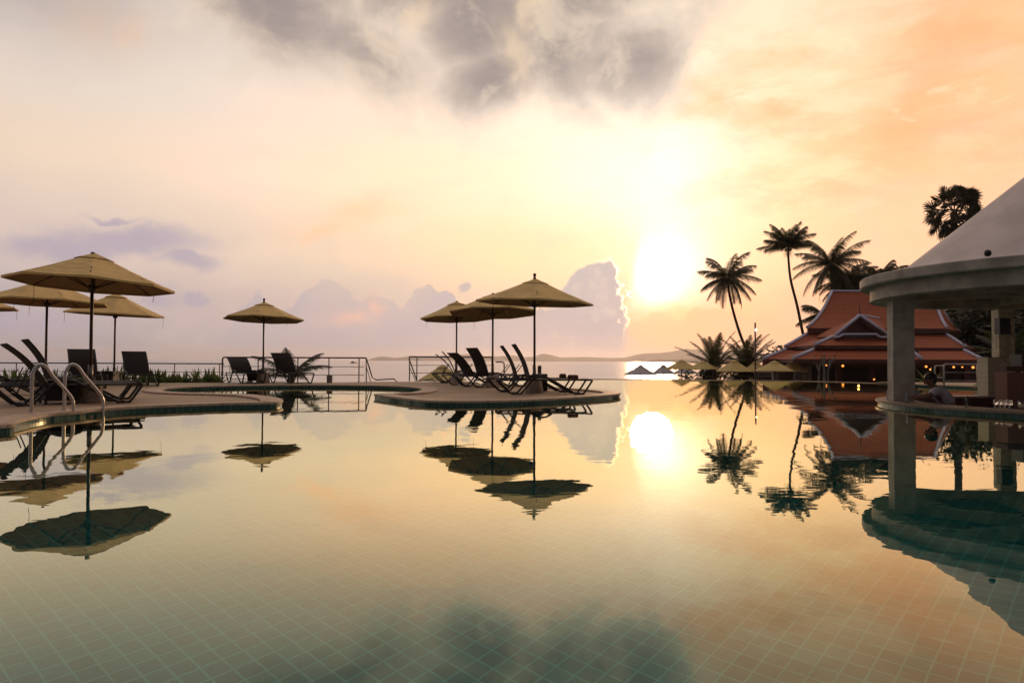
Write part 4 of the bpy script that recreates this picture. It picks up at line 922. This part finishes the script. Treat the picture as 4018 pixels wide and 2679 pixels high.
# walls and posts
wl = MB()
for x0, x1, Y in ((3030, 3870, 47.5),): a, b = atz(x0, 0, Y), atz(x1, 0, Y); wl.box(((a.x + b.x) / 2, a.y, 1.6 - 0), (abs(b.x - a.x), .2, 3.2))
wl.build('back_wall', M['darkwood'], TH)
for x, w_ in ((3040, .28), (3127, .3), (3158, .3), (3173, .22), (3290, .3), (3420, .3), (3560, .3), (3690, .3), (3790, .3), (3845, .3)):
    a = atz(x, 0, 42.6); MB().box((a.x, a.y, 1.42), (w_, .3, 2.84)).build('post', M['greywall'] if x < 3200 else M['redwood'], TH)
a, b = atz(3030, 0, 42.5), atz(3850, 0, 42.5); MB().box(((a.x + b.x) / 2, a.y, 2.62), (b.x - a.x, .25, .26)).build('beam', M['redwood'], TH)
GLm = 'small warm lamps hanging in the pavilion'
for i, (x, y, r, lb) in enumerate(((3242, 1433, .05, 'small orange lamp seen through the bare tree'), (3307, 1435, .07, 'orange lamp under the porch eave, left of the wide column'), (3634, 1438, .065, 'left lamp of the pair just right of the wide column'), (3650, 1449, .05, 'lower lamp of the pair just right of the wide column'),
        (3742, 1440, .06, 'orange lamp framed left in the painted railing'), (3776, 1440, .045, 'faint orange lamp in the middle of the painted railing'), (3818, 1441, .075, 'brightest orange lamp, framed right in the painted railing'), (3430, 1488, .05, 'low candle lamp left of the wide column'))):
    c = at(x, y, 41.5); root = empty('hanging_lamp', (c.x, c.y, c.z)); tag(root, lb, 'lamp', GLm)
    MB().lathe([(0, -r), (r * .8, -r * .6), (r, 0), (r * .8, r * .6), (0, r)], (0, 0, 0), 10).build('globe', M['lamp'], root)
    if y < 1460: MB().tube([(0, 0, r), (0, 0, 2.55 - 2 - c.z + .0 if 2.55 - 2 - c.z > r + .05 else r + .3)], .008, 5).build('cord', M['black'], root)
    else: MB().lathe([(.09, -.12), (.09, -r), (.02, -r)], (0, 0, 0), 10).build('stand', M['black'], root)
for i, (x, y, Y, lb) in enumerate(((3048, 1381, 43.4, 'black roof spotlight on the left lower hip'), (3172, 1376, 41, 'black roof spotlight on the left porch trim'), (3180, 1367, 41.4, 'black spotlight above its neighbour on the left porch trim'), (3598, 1381, 41, 'black roof spotlight right of the wide column'), (3780, 1342, 44, 'black spotlight on the right middle hip'), (3833, 1391, 42.7, 'black spotlight on the lowest right hip'))):
    c = at(x, y, Y); root = empty('roof_spotlight', (c.x, c.y, c.z)); tag(root, lb, 'spotlight', 'black spotlights clipped to the pavilion roof')
    MB().lathe([(0, -.10), (.07, -.09), (.085, .08), (.06, .10), (0, .09)], (0, 0, .05), 10).build('head', M['black'], root); MB().tube([(0, 0, -.3), (0, 0, -.02)], .02, 6).build('bracket', M['black'], root)
# climbing vine left of the roof
vn = empty('climbing_vine', at(3040, 1392, 43)); tag(vn, 'bare climbing vine with few leaves over the red sign board', 'plant'); o2 = Vector(vn.location); mb = MB(); lf = MB(); rnd = random.Random(3)
pp = [at(x, y, 43 + .1 * k) - o2 for k, (x, y) in enumerate(((2982, 1384), (2988, 1390), (3008, 1388), (3022, 1378), (3034, 1376), (3048, 1366), (3056, 1362), (3064, 1368), (3074, 1372)))]
mb.tube(smooth_line(pp, 4), .022, 5)
for p in smooth_line(pp, 4)[::1]:
    for k in range(2):
        q = p + Vector((rnd.gauss(0, .1), rnd.gauss(0, .1), rnd.gauss(.05, .1))); d = Vector((rnd.uniform(-1, 1), 0, rnd.uniform(-1, 1))).normalized() * .07; s_ = Vector((-d.z, .3, d.x)) * .5; lf.face([lf.vert(q - d), lf.vert(q + s_), lf.vert(q + d), lf.vert(q - s_)])
mb.build('stem', M['bark'], vn); lf.build('foliage', M['leaf_dark'], vn, fix=False)

# ------------------------------------------------------------------ swim-up bar
BC = Vector((9.55, 11.9, 0)); RO, RI = 3.18, 2.56; RCn = Vector((9.40, 12.2, 0))
bar = empty('bar_counter', BC); tag(bar, 'round tiled swim-up bar counter ringed by pool water', 'bar counter')
MB().lathe([(RO, .052), (RO, .085), (RI, .085), (RI, .045), (RI + .05, .045), (RO - .03, .045)], (0, 0, 0), 160, False, closed=True).build('counter_top', M['coping'], bar)
ringp = [Vector(((RO - .03) * cos(2 * pi * k / 160), (RO - .03) * sin(2 * pi * k / 160), 0)) for k in range(160)]
w_ = wall_uv('outer_wall', ringp, -1.52, .046, M['walltile'], True); w_.parent = bar
MB().lathe([(RI + .04, -1.0), (RI + .04, .045)], (0, 0, 0), 96, False, caps=False).build('inner_wall', M['redwood'], bar, fix=False)
MB().lathe([(0, -1.0), (RI + .05, -1.0)], (0, 0, 0), 96, False, caps=False).build('bar_floor', M['darkwood'], bar)
# roof
RT_ = empty('bar_roof', RCn + Vector((0, 0, .085))); tag(RT_, 'round white cone roof on square columns over the swim-up bar', 'roof'); RR_ = 3.16
zt, zs, zb = 2.27 - .085, 2.10 - .085, 1.87 - .085
MB().lathe([(RR_ - .02, zs), (RR_, zs + .02), (RR_, zt - .015), (RR_ - .015, zt), (2.72, zt + .01), (2.72, zs + .03), (2.72, zs)], (0, 0, 0), 128, False, closed=True).build('rim_slab', M['paint'], RT_)
pr = [(2.74, zt + .005), (2.60, zt + .04)] + [(2.60 - 2.60 * t, zt + .04 + (4.45 - .085 - zt - .04) * t) for t in [k / 14 for k in range(1, 15)]]
MB().lathe(pr, (0, 0, 0), 128, True).build('cone', M['roofpaint'], RT_, fix=False)
MB().lathe([(2.70, zb), (2.99, zb), (2.99, zs - .002), (2.70, zs - .002)], (0, 0, 0), 128, False, closed=True).build('ring_beam', M['paint'], RT_)
MB().lathe([(0, zs + .015), (2.74, zs + .015)], (0, 0, 0), 96, False, caps=False).build('ceiling', M['darkwood'], RT_, fix=False)
for a in (0.3, 1.35, 2.4): MB().box((0, 0, zs - .09), (5.4, .2, .18 - .01), a).build('cross_beam', M['paint'], RT_)
def col_local(px, Y, z=0): a = xy(px, Y); return Vector((a[0] - RCn.x, a[1] - RCn.y, z))
c1 = col_local(3535, 12.72); ang = math.atan2(c1.y, c1.x)
cang = -.17
MB().box((c1.x, c1.y, zb / 2), (.35, .30, zb - .002), cang).build('column', M['paint'], RT_)
c2 = col_local(3937, 15.15)
k2 = MB().box((c2.x, c2.y, zb / 2), (.30, .30, zb - .002), -.15); k2.build('column', M['cream'], RT_)
for aa in (-.35, -1.75): MB().box((2.84 * cos(aa), 2.84 * sin(aa), zb / 2), (.36, .36, zb - .002), aa).build('column', M['paint'], RT_)
sp_ = empty('roof_spotlight', BC + Vector((0, 0, 0))); c = at(3876, 1004, 10.25); sp_.location = (c.x, c.y, 2.27); tag(sp_, 'round black spotlight on the rim of the white cone roof', 'spotlight')
MB().lathe([(0, .0), (.035, .01), (.05, .05), (.035, .09), (0, .10)], (0, 0, 0), 14).build('head', M['black'], sp_)
pier = empty('tiled_pier', RCn + col_local(3886, 15.0, .085)); tag(pier, 'low cream tiled pier against the far bar column', 'pier')
MB().box((0, 0, .38), (.33, .34, .76)).build('body', M['creamtile'], pier); MB().box((0, 0, .775), (.35, .36, .025)).build('cap', M['cream'], pier)
spk = empty('loudspeaker', (*xy(3934, 14.75), 0)); c = at(3934, 1280, 14.75); spk.location = c; tag(spk, 'black loudspeaker hung high on the far bar column', 'loudspeaker')
MB().box((0, 0, 0), (.225, .16, .33)).build('cabinet', M['black'], spk); MB().box((0, -.085, 0), (.20, .012, .30)).build('grille', M['wicker'], spk); MB().tube([(0, .08, .05), (0, .25, .05)], .02, 8).build('bracket', M['black'], spk)
cab = empty('bar_cabinet', (8.86, 12.35, -1.0)); tag(cab, 'pinkish beadboard bar cabinet at the right picture edge', 'cabinet')
MB().box((0, 0, .80), (.98, .30, 1.58)).build('body', M['bead'], cab); MB().box((0, 0, 1.66), (1.04, .36, .08)).build('cabinet_top', M['redwood'], cab)
MB().box((.12, 0, 1.80), (.7, .28, .20)).build('tray', M['black'], cab)
def item(name, px, py, Y, label, cat, group=None):
    c = gp(px, py, .085) if Y is None else Vector((*xy(px, Y), .085)); o = empty(name, c); tag(o, label, cat, group); return o
GM = 'menu holders on the bar counter'
for px, Y, ry, lb in ((3556, 12.05, .9, 'bluish menu holder with black foot in front of the wide column'), (3482, 13.35, .9, 'menu holder peeking out left behind the wide column'), (3596, 13.2, .15, 'printed menu card standing right of the wide column')):
    o = item('menu_holder', px, 0, Y, lb, 'menu holder', GM); o.rotation_euler = (0, 0, ry)
    MB().box((0, 0, .085), (.10, .012, .15)).build('card', M['acrylic'], o); MB().box((0, 0, .006), (.12, .06, .012)).build('foot', M['black'], o)
o = item('glass_tube', 3791, 0, 10.95, 'tall clear cylinder glass standing alone on the counter', 'glass'); MB().lathe([(.022, 0), (.024, .165), (.021, .165), (.019, .01), (0, .01)], (0, 0, 0), 20).build('glass_wall', M['glass'], o); o['category'] = 'glass'
rnd = random.Random(2)
for k in range(11):
    px = 3902 + 6.2 * k * 1.0; Y = 11.05 + .16 * (k % 3) - .02 * k
    o = item('drinking_glass', px, 0, Y, 'upturned clear glass in the cluster on the bar counter', 'glass', 'upturned glasses on the bar counter')
    MB().lathe([(.030, 0), (.024, .10), (.022, .108), (0, .11)], (0, 0, 0), 16).build('bowl', M['glass'], o)
o = item('ice_bowl', 4010, 0, 10.55, 'pale bowl with clear lid at the right picture edge', 'bowl'); MB().lathe([(.03, 0), (.055, .03), (.06, .075), (.055, .075), (.05, .03), (0, .02)], (0, 0, 0), 20).build('bowl', M['cream'], o); MB().lathe([(.06, .076), (.055, .11), (.03, .13), (0, .135)], (0, 0, 0), 20).build('lid', M['glass'], o)
# bar-side railing
railing('railing', 'pale painted railing behind the bar, with warm lamps seen through it', [rp(3703, 21.3), rp(3870, 21.0)], .66, (.42, .18), None, .024, [rp(3703, 21.3), rp(3833, 21.05), rp(3868, 21.0)], mat='rail_light', curvestart=True)
hr = empty('stair_handrail', rp(3668, 21.4)); tag(hr, 'looped end piece of the pale railing behind the barman', 'handrail'); o_ = Vector(rp(3668, 21.4))
MB().tube(smooth_line([at(3702, 1435, 21.4) - o_, at(3678, 1435, 21.4) - o_, at(3669, 1440, 21.4) - o_, at(3669, 1475, 21.4) - o_, at(3675, 1481, 21.4) - o_, at(3702, 1481, 21.4) - o_], 4), .022, 8).build('loop', M['rail_light'], hr)
hr = empty('stair_handrail', rp(3850, 20.9)); tag(hr, 'pale slanting rail bar beside the cream tiled pier', 'handrail'); o_ = Vector(rp(3850, 20.9)); MB().tube([at(3822, 1512, 20.8) - o_, at(3872, 1486, 20.8) - o_], .014, 6).build('bar', M['rail_light'], hr)
# floating candle light in the pool
fl = empty('floating_candle', (*gp(3369, 1520, 0).xy, 0)); tag(fl, 'glowing candle lantern on the water left of the wide column', 'lantern')
MB().lathe([(0, -.01), (.05, -.005), (.055, .02), (.04, .02), (0, .015)], (0, 0, 0), 16).build('bowl', M['black'], fl); MB().lathe([(0, .02), (.025, .03), (.028, .055), (.012, .08), (0, .085)], (0, 0, 0), 12).build('flame', M['flame'], fl)

# ------------------------------------------------------------------ barman
def skin_chain(name, chains, mat, parent, sub=2, root_idx=0):
    vs = []; es = []; rs = []; key = {}
    for ch in chains:
        prev = None
        for (p, r) in ch:
            k = tuple(round(c, 4) for c in p)
            if k not in key: key[k] = len(vs); vs.append(p); rs.append(r)
            i = key[k]
            if prev is not None and prev != i: es.append((prev, i))
            prev = i
    me = bpy.data.meshes.new(name); me.from_pydata(vs, es, []); o = bpy.data.objects.new(name, me); COL.objects.link(o)
    sk = o.modifiers.new('skin', 'SKIN'); sk.use_smooth_shade = True
    lay = me.skin_vertices[0] if me.skin_vertices else None
    if lay is None:
        b = bmesh.new(); b.from_mesh(me); b.verts.layers.skin.verify(); b.to_mesh(me); b.free(); lay = me.skin_vertices[0]
    for i, r in enumerate(rs): lay.data[i].radius = (r if isinstance(r, tuple) else (r, r)); lay.data[i].use_root = (i == root_idx)
    s2 = o.modifiers.new('sub', 'SUBSURF'); s2.levels = sub; s2.render_levels = sub
    bpy.context.view_layer.update(); dg = bpy.context.evaluated_depsgraph_get(); me2 = bpy.data.meshes.new_from_object(o.evaluated_get(dg)); bpy.data.objects.remove(o)
    me2.materials.clear(); me2.materials.append(mat); me2.name = name
    for p_ in me2.polygons: p_.use_smooth = True
    o = bpy.data.objects.new(name, me2); COL.objects.link(o)
    if parent: o.parent = parent
    return o
PY = 12.35
hp = at(3735, 1588, PY)       # hips
man = empty('person', (hp.x, hp.y, -1.0)); tag(man, 'barman in a white shirt leaning on the bar counter, facing left', 'person'); mo = Vector(man.location)
def q_(px, py, dY=0.0): return tuple(at(px, py, PY + dY) - mo)
hips = q_(3732, 1594); chest = q_(3685, 1548); neckb = q_(3668, 1522); neck = q_(3660, 1514); headb = q_(3648, 1500); head = q_(3646, 1488)
shN, shF = q_(3676, 1532, -.17), q_(3672, 1528, .17)
elN, haN = q_(3640, 1556, -.30), q_(3592, 1562, -.28)
elF, haF = q_(3632, 1553, .18), q_(3590, 1556, .05)
foot = lambda dx, dY: Vector((hips[0] + dx, hips[1] + dY, .06))
body = [[(hips, .13), (q_(3712, 1572), .125), (chest, .135), (neckb, .07), (neck, .052), (headb, .062), (head, .082), (q_(3645, 1480), .07)],
        [(chest, .135), (shN, .058), (q_(3655, 1546, -.27), .048), (elN, .042), (q_(3612, 1560, -.29), .034), (haN, .026)],
        [(chest, .135), (shF, .058), (elF, .040), (haF, .026)],
        [(hips, .13), (tuple(foot(-.02, -.1) + Vector((0, 0, .75 - .06))), .085), (tuple(foot(0, -.1) + Vector((0, 0, .38))), .06), (tuple(foot(.02, -.1)), .045), (tuple(foot(-.13, -.1) + Vector((0, 0, -.02))), .035)],
        [(hips, .13), (tuple(foot(.02, .12) + Vector((0, 0, .75 - .06))), .085), (tuple(foot(.06, .12) + Vector((0, 0, .38))), .06), (tuple(foot(.1, .12)), .045), (tuple(foot(-.05, .12) + Vector((0, 0, -.02))), .035)]]
bd = skin_chain('body', body, M['skin'], man)
shirt = [[(q_(3728, 1590), .150), (q_(3712, 1572), .146), (chest, .152), (q_(3672, 1527), .085)],
         [(chest, .152), (shN, .078), (q_(3660, 1542, -.25), .066), (q_(3650, 1549, -.28), .062)],
         [(chest, .152), (shF, .078), (q_(3650, 1541, .18), .064)]]
skin_chain('shirt', shirt, M['shirt'], man)
tr = [[(q_(3730, 1592), .150), (tuple(foot(-.02, -.1) + Vector((0, 0, .69))), .105), (tuple(foot(0, -.1) + Vector((0, 0, .38))), .08), (tuple(foot(.02, -.1) + Vector((0, 0, .02))), .065)],
      [(q_(3730, 1592), .150), (tuple(foot(.02, .12) + Vector((0, 0, .69))), .105), (tuple(foot(.06, .12) + Vector((0, 0, .38))), .08), (tuple(foot(.1, .12) + Vector((0, 0, .02))), .065)]]
skin_chain('trousers', tr, M['trousers'], man)
def ell(mb, c, r, seg=16, rows_=10, cut=None):
    c = Vector(c); rings = []
    for i in range(rows_ + 1):
        a = -pi / 2 + pi * i / rows_; rings.append([mb.vert(c + Vector((r[0] * cos(a) * cos(2 * pi * j / seg), r[1] * cos(a) * sin(2 * pi * j / seg), r[2] * sin(a)))) for j in range(seg)])
    for A, B in zip(rings, rings[1:]):
        for j in range(seg): mb.face((A[j], A[(j + 1) % seg], B[(j + 1) % seg], B[j]), True)
hc = Vector(head)
mb = MB(); ell(mb, hc + Vector((.028, 0, .030)), (.105, .090, .088)); ell(mb, hc + Vector((.062, 0, -.015)), (.062, .08, .075)); mb.build('hair', M['hair'], man)
mb = MB(); ell(mb, hc + Vector((-.088, 0, -.012)), (.022, .014, .020), 8, 6); ell(mb, hc + Vector((-.066, 0, -.060)), (.026, .028, .022), 10, 6); ell(mb, hc + Vector((-.072, 0, -.038)), (.02, .024, .008), 8, 6); mb.build('face', M['skin'], man)
mb = MB(); ell(mb, hc + Vector((.01, -.088, -.015)), (.020, .010, .030), 8, 6); ell(mb, hc + Vector((.01, .088, -.015)), (.020, .010, .030), 8, 6); mb.build('ear', M['skin'], man)
for hand, sgn in ((haN, -1), (haF, 1)):
    h_ = Vector(hand)
    for j in range(4):
        y = (-.024 + .016 * j); L_ = (.065, .078, .074, .058)[j]
        skin_chain('finger', [[(tuple(h_ + Vector((-.005, y, 0))), .011), (tuple(h_ + Vector((-.035, y * 1.1, .004))), .0095), (tuple(h_ + Vector((-.035 - L_ * .5, y * 1.15, -.004))), .0085), (tuple(h_ + Vector((-.035 - L_, y * 1.15, -.018))), .007)]], M['skin'], man, 1)
    skin_chain('thumb', [[(tuple(h_ + Vector((.0, -.012 * sgn, .0))), .012), (tuple(h_ + Vector((-.025, .036 * -sgn, .003))), .010), (tuple(h_ + Vector((-.055, .046 * -sgn, -.004))), .008)]], M['skin'], man, 1)

# ------------------------------------------------------------------ small boat far out
bt = empty('boat', (*xy(1387, 900), -3)); tag(bt, 'tiny boat on the horizon above the rail', 'boat')
MB().prism([(-4, -.9), (3, -.9), (4.8, 0), (3, .9), (-4, .9)], -.3, 1.0).build('hull', M['greywall'], bt); MB().box((-1, 0, 1.7), (3, 1.4, 1.4)).build('cabin', M['greywall'], bt)
hz = MB().box((0, 5900, 60.5), (22200, 14000, 129)).build('haze', None); tag(hz, 'thin sea haze over the whole scene', 'haze', None, 'stuff')
hm = bpy.data.materials.new('sea_haze'); hm.use_nodes = True; hn = NT(hm.node_tree); hn.n.clear()
pv = hn.new('ShaderNodeVolumePrincipled'); pv.inputs['Color'].default_value = (.93, .90, .94, 1); pv.inputs['Density'].default_value = 1.15e-4; pv.inputs['Anisotropy'].default_value = .62
ho = hn.new('ShaderNodeOutputMaterial'); hn.l.new(pv.outputs[0], ho.inputs['Volume']); hz.data.materials.append(hm)
print('objects', len(bpy.data.objects))
